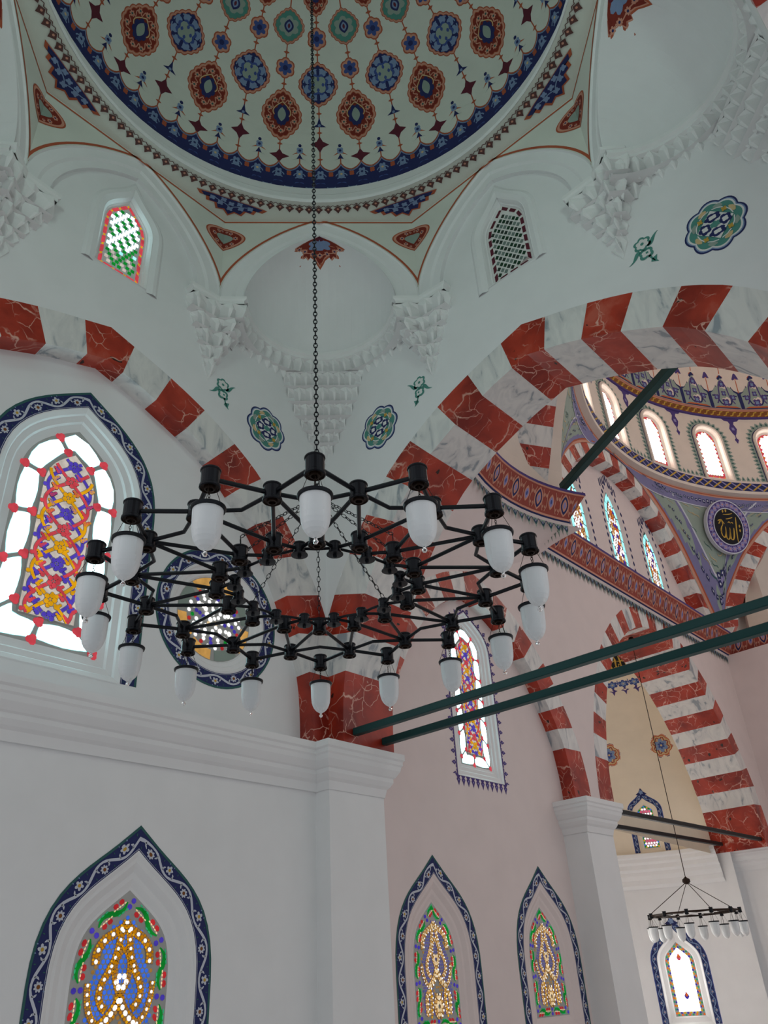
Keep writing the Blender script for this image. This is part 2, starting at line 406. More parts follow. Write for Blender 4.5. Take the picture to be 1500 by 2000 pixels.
WL = plane(O1, 180, 3.5); WR = plane(O1, 90, 3.5); WN = plane(O1, 0, 3.5); WS = plane(O1, 270, 3.5)
stones('striped_arch', WL, BI, BO, .24, JI, JO, 'red and white striped blind arch over the tall stained window at left', 3.5, back=False, origin=(0, -3.5, 4.1))
stones('striped_arch', WR, BI, BO, .89, JI, JO, 'large open red and white striped arch leading to the main dome', 3.5, origin=(3.5, 0, 4.1))
stones('striped_arch', WN, BI, BO, .89, JI, JO, 'striped arch just showing in the top right corner of the picture', 3.5, origin=(7, -3.5, 4.1))

# ------------------------------------------------------------------ walls built in columns with openings
def columns(mb, f, us, zlo, zhi, holes, k, h=0):
    """holes: list of (u0, u1, bottom(u), top(u))"""
    xs = set(us)
    for a, b, _, _ in holes:
        xs |= {a, b}
        xs |= {a+(b-a)*i/28 for i in range(29)}
    xs = sorted(x for x in xs if min(us)-1e-6 <= x <= max(us)+1e-6)
    for x0, x1 in zip(xs, xs[1:]):
        if x1-x0 < 1e-6: continue
        m = (x0+x1)/2; iv = [[zlo(x0), zlo(x1), None, None]]
        hs = sorted([hh for hh in holes if hh[0] < m < hh[1]], key=lambda q: q[2](m))
        segs = []; c0, c1 = zlo(x0), zlo(x1)
        for a, b, lo_, hi_ in hs:
            segs.append((c0, c1, lo_(x0), lo_(x1))); c0, c1 = hi_(x0), hi_(x1)
        segs.append((c0, c1, zhi(x0), zhi(x1)))
        for a0, a1, b0, b1 in segs:
            if b0-a0 < 1e-4 and b1-a1 < 1e-4: continue
            nn = max(1, int(max(b0-a0, b1-a1)/1.2))
            for q in range(nn):
                mb.poly([f(x0, a0+(b0-a0)*q/nn, h), f(x1, a1+(b1-a1)*q/nn, h), f(x1, a1+(b1-a1)*(q+1)/nn, h), f(x0, a0+(b0-a0)*(q+1)/nn, h)], k)
BOr = BO
def bo_top(s):
    s = min(abs(s), 3.4999); 
    for (x0, z0), (x1, z1) in zip(BO, BO[1:]):
        if x0 <= s <= x1 and x1 > x0: return z0+(z1-z0)*(s-x0)/(x1-x0)
    return 5.7
def bi_top(s):
    s = min(abs(s), 3.2549)
    for (x0, z0), (x1, z1) in zip(BI, BI[1:]):
        if x0 <= s <= x1 and x1 > x0: return z0+(z1-z0)*(s-x0)/(x1-x0)
    return ZT
def hole(cu, curve, zb):
    hw = max(p[0] for p in curve)
    return (cu-hw, cu+hw, lambda u: zb, lambda u: ztop(curve, min(abs(u-cu), hw-1e-6)) or zb)
US = sorted(set([s for s, z in BO if s < 3.5]+[-s for s, z in BO if s < 3.5]+[-3.5, 3.5]))
UPW = arch(.36, 9.42, 10.3, 10.93, False)         # small upper windows
OCT = 11.53
def upwall(name, f, win=True):
    mb = MB(); columns(mb, f, US, bo_top, lambda u: OCT, [hole(0, UPW, 9.42)] if win else [], 'plaster')
    return struct(mb.build(name))
upwall('wall_left', WL); upwall('wall_right', WR); upwall('wall_near', WN); upwall('wall_back', WS)
# ------------------------------------------------------------------ windows
def win_frame(mb, f, curve, steps, k='plaster'):
    """curve: full outline open at the sill; steps: [(inset, h)...] lofted from the wall face to the glass"""
    rings = []
    for ins, h in steps:
        P = inset(curve, ins, True) if ins > 0 else offset(curve, -ins, True); rings.append([f(x, z, h) for x, z in P])
    mb.loft(rings, k, True)
NW = [0]
def window(f, cu, zb, zs, za, hw, steps, glassfn, label, border=None, kp='plaster', cat='window', num=None, gmap=None, slope=None, n=12, k1=.5, k2=.5, dv=0):
    NW[0] += 1; g = shift(f, cu, dv)
    cv = arch(hw, zb, zs, za, True, n, k1, k2, slope)
    base = g(0, zb, 0)
    w = empty('window_%d' % NW[0], base); struct(w); tag(w, label, cat)
    mb = MB(); win_frame(mb, g, cv, steps, kp); mb.build('window_frame', w, base)
    gl = steps[-1]; G = inset(cv, gl[0]); gh = gl[1]
    mb = MB(); gq = shift(gmap, cu, dv) if gmap else g; glassfn(mb, lambda u, v, h=0: gq(u, v, gh+h), G); mb.build('stained_glass', w, base)
    if border:
        mb = MB(); border(mb, g, cv); mb.build('tile_border', w, base)
    return w, g, cv
def inside(P, x, y):
    c = False; n = len(P); j = n-1
    for i in range(n):
        if (P[i][1] > y) != (P[j][1] > y) and x < (P[j][0]-P[i][0])*(y-P[i][1])/(P[j][1]-P[i][1])+P[i][0]: c = not c
        j = i
    return c
def cxy(P): return (0, (min(p[1] for p in P)+max(p[1] for p in P))/2)
def blob(mb, g, x, y, r, k, lay=2, ry=None, n=7): fill(mb, g, circ(x, y, r, n, ry, random.random()), k, lay)
def beads(mb, g, P, r, k, lay, step=None, clip=None, alt=None):
    T = plen(P); n = max(2, int(T/(step or r*2.3))); Q = resample(P, n); i = 0
    for a, b in zip(Q, Q[1:]):
        x, y = (a[0]+b[0])/2, (a[1]+b[1])/2
        if clip and not inside(clip, x, y): continue
        an = math.atan2(b[1]-a[1], b[0]-a[0]); c, s = math.cos(an), math.sin(an); l = T/n*.43
        kk = k if not alt or i % 2 else alt; i += 1
        fill(mb, g, [(x+c*l*math.cos(t)-s*r*math.sin(t), y+s*l*math.cos(t)+c*r*math.sin(t)) for t in [2*PI*q/7 for q in range(7)]], kk, lay)

def glass_cloud(mb, g, G):
    """tall windows: white cloud-shaped border pieces, red knots, plaited vines in the middle"""
    zb = min(p[1] for p in G); za = max(p[1] for p in G); hw = max(p[0] for p in G); W = hw*2
    fill(mb, g, G, 'p_lattice', -1, cxy(G))
    inner = inset(G, W*.235)
    mid = Path(inset(G, W*.115), True)
    zl = zb+W*.235
    n = int(mid.T/(W*.43)); per = mid.T/n; t0 = 0
    for i in range(n):
        t = per*(i+.5)
        def gg(u, v, h=0, t=t):
            p = mid.at((t+u) % mid.T, v); return g(p[0], p[1], h)
        P = []
        for q in range(28):
            a = 2*PI*q/28; e = .30
            P.append((per*.445*math.copysign(abs(math.cos(a))**.45, math.cos(a)), W*.090*math.copysign(abs(math.sin(a))**.4, math.sin(a))*(1-.13*abs(math.cos(3*a)))))
        fill(mb, gg, P, 'e_white', 1); ringp(mb, gg, [(x*1.03, y*1.06) for x, y in P], P, 'e_cyan', 0)
    for i in range(n):
        for sg in (-1, 1):
            p = mid.at(per*i, sg*W*.085)
            fill(mb, g, scal(p[0], p[1], W*.048, W*.048, 3, .2, 12), 'e_red', 2)
    fill(mb, g, [(x, y) for x, y in inner], 'p_lattice', 2, cxy(inner)); inn2 = inset(inner, W*.012)
    fill(mb, g, inn2, 'e_cream', 3, cxy(inn2))
    iw = hw-W*.27; P0 = zb+W*.25; H = za-zb-W*.42; per = W*1.05
    def runs(P):
        out = []; cur = []
        for p in P:
            if inside(inn2, p[0], p[1]): cur.append(p)
            else:
                if len(cur) > 2: out.append(cur)
                cur = []
        if len(cur) > 2: out.append(cur)
        return out
    cols = ['e_blue', 'e_yellow', 'e_red']
    # three colours of vine plaited together, each with a mirrored partner, leaves along them
    for st in range(3):
        k = cols[st]
        for sg2 in (1, -1):
            S = [(sg2*iw*.93*math.sin(2*PI*(z/per)+st*2*PI/3), P0+z) for z in [i*.018*W for i in range(int(H*1.15/(.018*W)))]]
            for R in runs(S):
                stroke(mb, g, R, W*.040, 'p_lattice', 4); stroke(mb, g, R, W*.029, k, 5+st)
                for j in range(3, len(R)-2, 5):
                    p = R[j]; sg = 1 if (j//5) % 2 else -1
                    for q in range(3):
                        x, y = p[0]+sg*W*(.026+.018*q), p[1]+W*(.016*q-.03)
                        if inside(inn2, x, y): fill(mb, g, circ(x, y, W*(.026-.004*q), 8), 'p_lattice', 5); blob(mb, g, x, y, W*(.021-.004*q), k, 8, n=7)
    for m in range(int(H*6/per)+1):
        z = per*m/6; kk = cols[m % 3]
        for q in range(5):
            a = 2*PI*q/5
            x, y = W*.04*math.cos(a), P0+z+W*.04*math.sin(a)
            if inside(inn2, x, y): fill(mb, g, circ(x, y, W*.031, 8), 'p_lattice', 8); blob(mb, g, x, y, W*.025, kk, 9, n=7)
def glass_arabesque(bright=1.0, pale=False):
    def fn(mb, g, G):
        zb = min(p[1] for p in G); za = max(p[1] for p in G); hw = max(p[0] for p in G); W = 2*hw
        gold, blu, wht = ('e_gold', 'e_skyblue', 'e_pearl') if not pale else ('e_amber', 'e_slate', 'e_goldpale')
        fill(mb, g, G, 'p_lattice', -1, cxy(G))
        mid = Path(inset(G, W*.075), True); n = int(mid.T/(W*.43)); per = mid.T/n
        for i in range(n):
            def gg(u, v, h=0, t=per*(i+.5)):
                p = mid.at((t+u) % mid.T, v); return g(p[0], p[1], h)
            S = [(per*.38*(q/8-1), W*.035*math.sin(PI*(q/8-1))) for q in range(17)]
            stroke(mb, gg, S, [W*(.012+.038*math.sin(PI*q/16)) for q in range(17)], 'e_grn2', 2)
            for sx in (-1, 1): 
                for q in (0, 1): blob(mb, gg, sx*per*(.12+.15*q), -sx*W*(.034-.004*q)*-1 if False else -sx*W*.036, W*.03, 'e_rd2', 1, W*.024)
                beads(mb, gg, [(sx*per*.05, sx*W*.05), (sx*per*.34, sx*W*.052)], W*.008, 'e_mint', 3, W*.035)
                beads(mb, gg, [(sx*per*.02, -sx*W*.012), (sx*per*.36, -sx*W*.008)], W*.007, 'e_goldpale', 3, W*.03)
        for i in range(n):
            for sg in (-1, 1):
                p = mid.at(per*i, sg*W*.032); blob(mb, g, p[0], p[1], W*.026, 'e_violet', 2)
        fld = [p for p in inset(G, W*.165)]; fld = [p for p in fld if p[1] < za-W*.24] + []; mi = max(range(len(fld)), key=lambda i: fld[i][1]); fld = [p for p in fld if p[0] > 0.0 or True]
        fld = sorted([p for p in fld if p[0] > .01], key=lambda p: p[1]); fld = fld+[(0, za-W*.22)]+[(-x, y) for x, y in fld[::-1]]
        # hexagonal beads
        s = W*.046; y = zb; r = 0
        while y < za:
            x = -hw+(s/2 if r % 2 else 0)
            while x < hw:
                if inside(fld, x, y):
                    v = math.sin(abs(x)/W*11+1.3*math.sin((za-y)/W*4.2))
                    if v > -.15: fill(mb, g, circ(x, y, s*.42, 6, None, .5), blu, 1)
                    elif random.random() < .5: fill(mb, g, circ(x, y, s*.4, 6, None, .5), 'e_tan', 1)
                x += s
            y += s*.87; r += 1
        # mirrored curls
        a = W; Z = za-W*.26
        curls = [
            ([(0, 0), (.08, -.16), (.05, -.3), (.16, -.42)], .020, gold, wht), ([(.03, -.06), (.13, -.12), (.34, -.16), (.3, -.36)], .024, gold, wht),
            ([(.0, -.22), (.16, -.36), (.06, -.5), (.0, -.62)], .018, 'e_tan', gold), ([(.13, -.40), (.22, -.5), (.3, -.62), (.14, -.72)], .020, gold, wht),
            ([(0, -.62), (.04, -.74), (.14, -.8), (.2, -.84)], .028, wht, None), ([(.2, -.84), (.32, -.78), (.36, -.66), (.36, -.5)], .018, 'e_tan', wht),
            ([(.2, -.86), (.13, -.98), (.2, -1.12), (.2, -1.22)], .022, gold, 'e_yellow'), ([(.22, -.9), (.36, -.95), (.2, -1.2), (.34, -1.32)], .024, wht, gold),
            ([(0, -.95), (.1, -1.0), (.1, -1.16), (0, -1.2)], .028, gold, wht), ([(0, -1.25), (.16, -1.32), (.12, -1.5), (0, -1.62)], .026, wht, gold),
            ([(.18, -1.24), (.1, -1.4), (.22, -1.56), (.34, -1.7)], .022, gold, wht), ([(.34, -1.34), (.28, -1.5), (.36, -1.6), (.3, -1.76)], .02, wht, gold)]
        for rep in range(0, 4):
            for P, rr, k, al in curls:
                for sx in (-1, 1):
                    Q = [(sx*x*a*.92, Z+(yy-1.72*rep)*a) for x, yy in bez(*P, 16)]
                    QQ = [p for p in Q if inside(fld, p[0], p[1])]
                    if len(QQ) > 2: stroke(mb, g, QQ, rr*a*3.5, 'p_tan2', 3); beads(mb, g, offset(QQ, rr*a*1.15), rr*a*.52, gold, 5, alt='e_goldpale' if pale else 'e_yellow'); beads(mb, g, offset(QQ, -rr*a*1.15), rr*a*.52, 'e_tan', 5, alt='e_pearl' if pale else gold)
                    beads(mb, g, Q, rr*a*.8, k, 6, clip=fld, alt=al)
            for yy, kk in ((-.5, wht), (-1.08, wht), (-1.44, wht)):
                for q in range(6):
                    t = 2*PI*q/6; x, y2 = .05*a*math.cos(t), Z+(yy-1.72*rep)*a+.05*a*math.sin(t)
                    if inside(fld, x, y2): blob(mb, g, x, y2, .026*a, kk, 6)
    return fn
def glass_bright(mb, g, G):
    """apse lower window: mostly burnt-out white with yellow curls"""
    zb = min(p[1] for p in G); za = max(p[1] for p in G); hw = max(p[0] for p in G); W = 2*hw
    fill(mb, g, G, 'p_lattice', -1, cxy(G))
    mid = Path(inset(G, W*.07), True); n = int(mid.T/(W*.22)); per = mid.T/n
    for i in range(n):
        for q, k in enumerate(('e_orange', 'e_yellow', 'e_mint', 'e_violet')):
            p = mid.at(per*(i+q/4), W*.03*(-1)**q); blob(mb, g, p[0], p[1], W*.035, k, 1)
    F = inset(G, W*.14); fill(mb, g, F, 'e_warm', 2, cxy(F))
    Z = za-W*.2
    for rep in range(4):
        for P in ([(0, -.5), (.1, -.62), (.34, -.6), (.3, -.36)], [(0, -.55), (.12, -.7), (.1, -.95), (.3, -1.1)], [(.1, -.62), (.22, -.8), (.3, -.9), (.22, -1.1)]):
            for sx in (-1, 1):
                Q = [(sx*x*W, Z+(y-1.2*rep)*W) for x, y in bez(*P, 14)]; Q = [q for q in Q if inside(F, *q)]
                if len(Q) > 2: stroke(mb, g, Q, W*.02, 'e_yellow', 3)
        y0 = Z-(.28+1.2*rep)*W
        if inside(F, 0, y0-.2*W):
            fill(mb, g, [(0, y0+.13*W), (.09*W, y0-.02*W), (.06*W, y0-.09*W), (0, y0-.13*W), (-.06*W, y0-.09*W), (-.09*W, y0-.02*W)], 'e_pink' if rep == 0 else 'e_violet', 4)
            fill(mb, g, [(0, y0+.10*W), (.05*W, y0), (0, y0-.05*W), (-.05*W, y0)], 'e_orange', 5)
def glass_diamond(lit):
    def fn(mb, g, G):
        zb = min(p[1] for p in G); za = max(p[1] for p in G); hw = max(p[0] for p in G); W = 2*hw
        fill(mb, g, G, 'p_white', -1, cxy(G))
        F = inset(G, W*.14); mid = Path(inset(G, W*.065), True)
        n = int(mid.T/(W*.27)); per = mid.T/n
        for i in range(n):
            def gg(u, v, h=0, t=per*(i+.5)):
                p = mid.at((t+u) % mid.T, v); return g(p[0], p[1], h)
            l = per*.36
            fill(mb, gg, [(-l, -W*.04), (l, -W*.04), (l, W*.04), (-l, W*.04)], 'e_red' if lit else 'p_maroon', 1)
            if lit: blob(mb, gg, per*.5, 0, W*.03, 'e_yellow', 2)
        s = W*(.125 if lit else .165); r = 0; y = zb
        while y < za:
            x = -hw+(s/2 if r % 2 else 0); c = 0
            while x < hw:
                if inside(F, x, y):
                    j = (r+int((x+hw)/s)) % 3
                    D = [(x-s*.05, y+s*.40), (x+s*.34, y+s*.06), (x+s*.05, y-s*.40), (x-s*.34, y-s*.06)] if not lit else [(x-s*.30, y+s*.36), (x+s*.36, y+s*.36), (x+s*.30, y-s*.36), (x-s*.36, y-s*.36)]
                    if lit: k = 'e_white' if (y-zb)/(za-zb) > .30+.1*math.sin(x*9) and j else ('e_green' if j != 1 else 'e_cyan')
                    else: k = 'pane_g' and ('p_pane_green' if j == 0 else ('p_pane_grey' if j == 1 else 'p_pane_dark'))
                    if lit and (y-zb)/(za-zb) < .25 and j == 1: k = 'e_cream'
                    fill(mb, g, D, k, 1)
                x += s
            y += s*(.56 if not lit else .82); r += 1
    return fn
MOLD = [(-.012, .004), (0, .004), (.03, -.012), (.05, -.03), (.10, -.034), (.115, -.055), (.15, -.06), (.17, -.085), (.225, -.09)]
RL = plane(O1, 180, 3.74)          # recessed face of the blind arch
# upper small windows
SM = [(-.012, .006), (.0, .006), (.02, -.02), (.035, -.05), (.05, -.055), (.06, -.08)]
window(WL, 0, 9.42, 10.3, 10.93, .36, SM, glass_diamond(True), 'small lit window with red edge and green and white panes')
window(WR, 0, 9.42, 10.3, 10.93, .36, SM, glass_diamond(False), 'small unlit window with dark diamond panes in white lattice')
def glass_glow(mb, g, G):
    fill(mb, g, G, 'e_sky', 0, cxy(G))  # strong even glow, added as fill light for octagon and dome
    for i in range(1, 9):
        z = 9.45+i*.16; fill(mb, g, [(-.3, z-.012), (.3, z-.012), (.3, z+.012), (-.3, z+.012)], 'p_lattice', 1)
window(WN, 0, 9.42, 10.3, 10.93, .36, SM, glass_glow, 'unseen window above the nearest arch, added to brighten the bay dome'); window(WS, 0, 9.42, 10.3, 10.93, .36, SM, glass_glow, 'unseen window behind the viewer, added to brighten the bay dome')  # both out of view, put in to light the upper bay
for f in (WL, WR):                    # shallow frame round the small windows
    mb = MB(); cv = arch(.44, 9.36, 10.3, 11.02)
    A = offset(cv, 0); B = offset(cv, .05); Cc = offset(cv, .09)
    mb.strip([f(x, z, .001) for x, z in Cc], [f(x, z, .03) for x, z in B], 'plaster'); mb.strip([f(x, z, .03) for x, z in B], [f(x, z, .035) for x, z in A], 'plaster'); mb.strip([f(x, z, .035) for x, z in A], [f(x, z, .006) for x, z in offset(cv, -.07)], 'plaster')
    struct(mb.build('trim_1'))
# tall window
def border_tall(mb, g, cv): scroll_border(mb, g, Path(offset(cv, .012)), .185, .50)
window(RL, 0, 4.36, 6.3, 7.42, .80, [(-.012, .004), (0, .004), (.05, -.022), (.065, -.045), (.13, -.062), (.15, -.085), (.235, -.105)], glass_cloud,
       'tall stained glass window of white lobed panes and plaited vines', border_tall, k1=.6, k2=.475, slope=.62)
# round windows in the recess
def round_window(f, cu, cz, label):
    NW[0] += 1; g = shift(f, cu, cz); base = g(0, 0, 0)
    w = empty('window_%d' % NW[0], base); struct(w); tag(w, label, 'window')
    mb = MB(); n = 48
    rings = [[g(*circ(0, 0, r, n)[i], h) for i in range(n)] for r, h in ((.67, .004), (.655, .004), (.64, -.03), (.60, -.035), (.58, -.06), (.54, -.065), (.52, -.085))]
    mb.loft(rings, 'plaster'); mb.build('window_frame', w, base)
    mb = MB(); gl = lambda u, v, h=0: g(u, v, h-.085)
    fill(mb, gl, circ(0, 0, .52, 40), 'p_lattice', -1)
    for i in range(8):
        a0 = 2*PI*i/8+.06; a1 = 2*PI*(i+1)/8-.06
        mb.strip([gl(.51*math.cos(a0+(a1-a0)*j/6), .51*math.sin(a0+(a1-a0)*j/6), .004) for j in range(7)], [gl(.39*math.cos(a0+(a1-a0)*j/6), .39*math.sin(a0+(a1-a0)*j/6), .004) for j in range(7)], 'e_amber' if i % 3 else 'p_greygreen')
    rnd = random.Random(5)
    for rr, m in ((.36, 22), (.31, 18), (.26, 16), (.21, 12), (.16, 9), (.11, 6), (.06, 4), (0, 1)):
        for i in range(m):
            a = 2*PI*i/m+rr*7; c = i*16/m
            if rr > .33: k = ('e_rd2', 'e_pearl', 'e_pearl')[i % 3]
            elif rr > .28: k = ('e_pearl', 'e_violet', 'e_pearl', 'e_green', 'e_pearl', 'e_violet')[i % 6]
            else: k = ('e_pearl', 'e_pearl', 'e_warm', 'e_violet' if rr > .15 else 'e_goldpale')[i % 4]
            fill(mb, gl, circ(rr*math.cos(a), rr*math.sin(a), .026, 7), k, 2)
    mb.build('stained_glass', w, base)
    mb = MB(); P = Path(circ(0, 0, .68, 64)[::1], True)
    scroll_border(mb, g, P, .175, .5); mb.build('tile_border', w, base)
round_window(RL, 1.97, 5.42, 'round stained glass window ringed by blue flower tiles behind the chandelier')
round_window(RL, -1.97, 5.42, 'round stained glass window on the far left of the tall window')
# recess wall with its openings
mb = MB()
TW = arch(.80, 4.36, 6.3, 7.42, False, 12, .6, .475, .62)
def circ_hole(cu, cz, r): return (cu-r, cu+r, lambda u: cz-math.sqrt(max(0, r*r-(u-cu)**2)), lambda u: cz+math.sqrt(max(0, r*r-(u-cu)**2)))
us = sorted(set([s for s, z in BI]+[-s for s, z in BI]))
columns(mb, RL, us, lambda u: 3.9, lambda u: bi_top(u) if abs(u) < 3.2549 else 3.9, [hole(0, TW, 4.36), circ_hole(1.97, 5.42, .655), circ_hole(-1.97, 5.42, .655)], 'plaster')
struct(mb.build('wall_recess'))
# lower wall with the two arched windows, pier and cornice
XL = -.02
LW = plane((3.5, 0), 180, 3.5-XL)
LOWC = dict(zb=.9, zs=1.75, za=2.775, hw=.70)
LK = dict(k1=.62, k2=.55, slope=.88)
LC = arch(.70, .9, 1.75, 2.775, False, 12, .62, .55, .88)
def border_low(mb, g, cv): scroll_border(mb, g, Path(offset(cv, .012)), .165, .46)
MLOW = [(-.012, .004), (0, .004), (.03, -.010), (.06, -.014), (.12, -.05), (.16, -.054), (.21, -.075), (.235, -.078)]
mb = MB()
columns(mb, LW, [-7.3, -2.455-1, -.20], lambda u: 0, lambda u: 3.60, [hole(-2.42, LC, .9), hole(-4.9, LC, .9)], 'plaster')
struct(mb.build('wall_lower'))
window(LW, -2.42, .9, 1.75, 2.775, .70, MLOW, glass_arabesque(), 'pointed window with gold and blue beaded glass at lower left', border_low, **LK)
window(LW, -4.9, .9, 1.75, 2.775, .70, MLOW, glass_arabesque(), 'pointed window further left below the cornice', border_low, **LK)
# cornice profile (projection, height) from the top edge down
PROF = [(-.34, .03), (.0, 0), (.0, -.07), (-.02, -.09), (-.02, -.13), (-.035, -.15), (-.045, -.20), (-.07, -.24), (-.09, -.27), (-.11, -.285), (-.11, -.33), (-.14, -.38), (-.17, -.41), (-.19, -.50)]
def sweep(name, pts, prof, z, k='plaster', closed=False):
    """pts: plan polyline of the outermost edge, room on its right-hand side"""
    N = normals(pts, closed); mb = MB(); rings = []
    for p, h in prof: rings.append([Vector((q[0]+n[0]*p, q[1]+n[1]*p, z+h)) for q, n in zip(pts, N)])
    for a, b in zip(rings, rings[1:]): mb.strip(a, b, k, closed)
    return struct(mb.build(name))
PX = .205                          # pier face
cx = .20
# room is at +x: travel towards +y has +x on its right
sweep('trim_2', [(cx, -7.4), (cx, -.41), (.405, -.41), (.405, .90), (-.24, .90)], PROF, 4.05)
def pier(name, x0, x1, y0, y1, z1=4.0):
    mb = MB(); r = .0
    P = [(x0, y0), (x1, y0), (x1, y1), (x0, y1)]
    mb.strip([Vector((x, y, 0)) for x, y in P], [Vector((x, y, z1)) for x, y in P], 'plaster', True)
    return tag(mb.build(name, None, ((x0+x1)/2, (y0+y1)/2, 0)))
o = pier('pier', -.3, PX, -.21, .70, 3.58); tag(o, 'white square pier in the corner carrying both striped arches', 'pier')
# solid back of the two corner walls, between the recess and the arch of the main space
mb = MB()
mb.poly([Vector((0, .89, z)) for z in ()] or [Vector((7, .89, 8.6)), Vector((7, .89, 11.6)), Vector((0, .89, 11.6)), Vector((0, .89, 8.6))], 'plaster')
BK = plane((3.5, 0), 90, .89)
columns(mb, lambda u, v, h=0: Vector((3.5+u, .89, v)), US, bo_top, lambda u: 8.6, [], 'plaster')
struct(mb.build('wall_rear'))

# ------------------------------------------------------------------ octagon, squinches, capitals
AP = 3.376; HS = AP*math.tan(PI/8)
OUTC = [(HS, 9.85)]+bez((HS, 10.05), (HS-.01, 10.5), (.80, 11.22), (0, OCT-.01), 16)
INC = [(1.07, 9.83)]+bez((1.07, 9.95), (1.06, 10.46), (.60, 11.0), (0, 11.22), 16)
OUTF = OUTC+[(-x, z) for x, z in OUTC[-2::-1]]; INF = INC+[(-x, z) for x, z in INC[-2::-1]]
sideang = [180-45*k for k in range(8)]     # 180 left wall, 135 far corner, 90 right wall ...
mb = MB(); mc = MB(); ml = MB()
for a in sideang:
    f = plane(O1, a, AP)
    # spandrels
    top = [(x, OCT) for x, z in OUTF]
    mc.strip([f(x, z) for x, z in OUTF], [f(x, z) for x, z in top], 'plaster_cream')
    # band with a shallow cavetto
    n = len(OUTF); P2 = resample(OUTF, 40); Q2 = resample(INF, 40)
    for (t0, h0), (t1, h1) in (((0, 0), (.05, -.025)), ((.05, -.025), (.5, -.03)), ((.5, -.03), (.62, -.055)), ((.62, -.055), (1, -.06))):
        mb.strip([f(p[0]*(1-t0)+q[0]*t0, p[1]*(1-t0)+q[1]*t0, h0) for p, q in zip(P2, Q2)], [f(p[0]*(1-t1)+q[0]*t1, p[1]*(1-t1)+q[1]*t1, h1) for p, q in zip(P2, Q2)], 'plaster')
    if a % 90 == 0: mb.strip([f(x, z, -.06) for x, z in Q2], [f(x, z, -.124) for x, z in Q2], 'plaster')
    # painted lines
    stroke(ml, f, [p for p in offset(OUTF, .035)[2:-2]], .035, 'p_line', 1)
    stroke(ml, f, [(-HS, OCT-.03), (HS, OCT-.03)], .03, 'p_line', 1)
    # half medallions bent round each corner of the octagon
    for sx in (-1, 1):
        def g(u, v, h=0, sx=sx, f=f): return f(sx*(HS-max(0, u)), 11.12+v, h)
        H = .24; Wd = .36
        out = [(Wd*math.sin(PI*i/16)**.8*(1-.25*(1-i/16)), -H+2*H*i/16) for i in range(17)]
        for s, k, l in ((1, 'p_line', 1), (.93, 'p_salmon', 2), (.82, 'p_deepred', 3), (.42, 'p_greygreen', 6)): ml.add([g(0, -H*s, .002+l*LY)]+[g(x*s, y*s, .002+l*LY) for x, y in out]+[g(0, H*s, .002+l*LY)], [tuple(range(19))], k)
        for (x, y, r) in ((.10, .12, .03), (.17, .02, .035), (.12, -.1, .032), (.05, -.15, .02), (.04, .15, .02)): rosette(ml, g, x, y, r, 'p_salmon', 'p_navy', 4)
root = mc.build('ceiling'); struct(root)
ob = mb.build('arch_band', root); ob2 = ml.build('painted_lines', root)
# soffit between octagon and dome ring, ring moulding, dome
DC = (3.5, -3.5, 12.05); DR = 3.4
mb = MB(); N = 96
octp = []
for i in range(N):
    a = 2*PI*i/N; d = (a % (PI/4)); d = d if d < PI/8 else d-PI/4
    # side normals lie on multiples of 45 degrees
    r = AP/math.cos(d); octp.append(Vector((O1[0]+r*math.cos(a), O1[1]+r*math.sin(a), OCT)))
cr = lambda r, z: [Vector((O1[0]+r*math.cos(2*PI*i/N), O1[1]+r*math.sin(2*PI*i/N), z)) for i in range(N)]
mb.strip(octp, cr(3.06, OCT+.02), 'plaster_cream', True)
mb.loft([cr(3.06, OCT+.02), cr(3.04, OCT+.0), cr(3.03, OCT+.05), cr(3.08, OCT+.09), cr(3.08, OCT+.14), cr(3.13, OCT+.18), cr(3.14, OCT+.27), cr(3.19, OCT+.31), cr(3.19, OCT+.37), cr(3.22, OCT+.42), cr(3.23, 12.1), cr(3.36, 12.14)], 'plaster')
mb.build('ring_moulding', root, None)
mb = MB(); rings = []
for j in range(25):
    l = math.radians(90*j/24); rings.append([Vector((DC[0]+DR*math.cos(l)*math.cos(2*PI*i/N), DC[1]+DR*math.cos(l)*math.sin(2*PI*i/N), DC[2]+DR*math.sin(l))) for i in range(N)])
mb.loft(rings, 'plaster_cream'); mb.build('dome_shell', root, None, True)
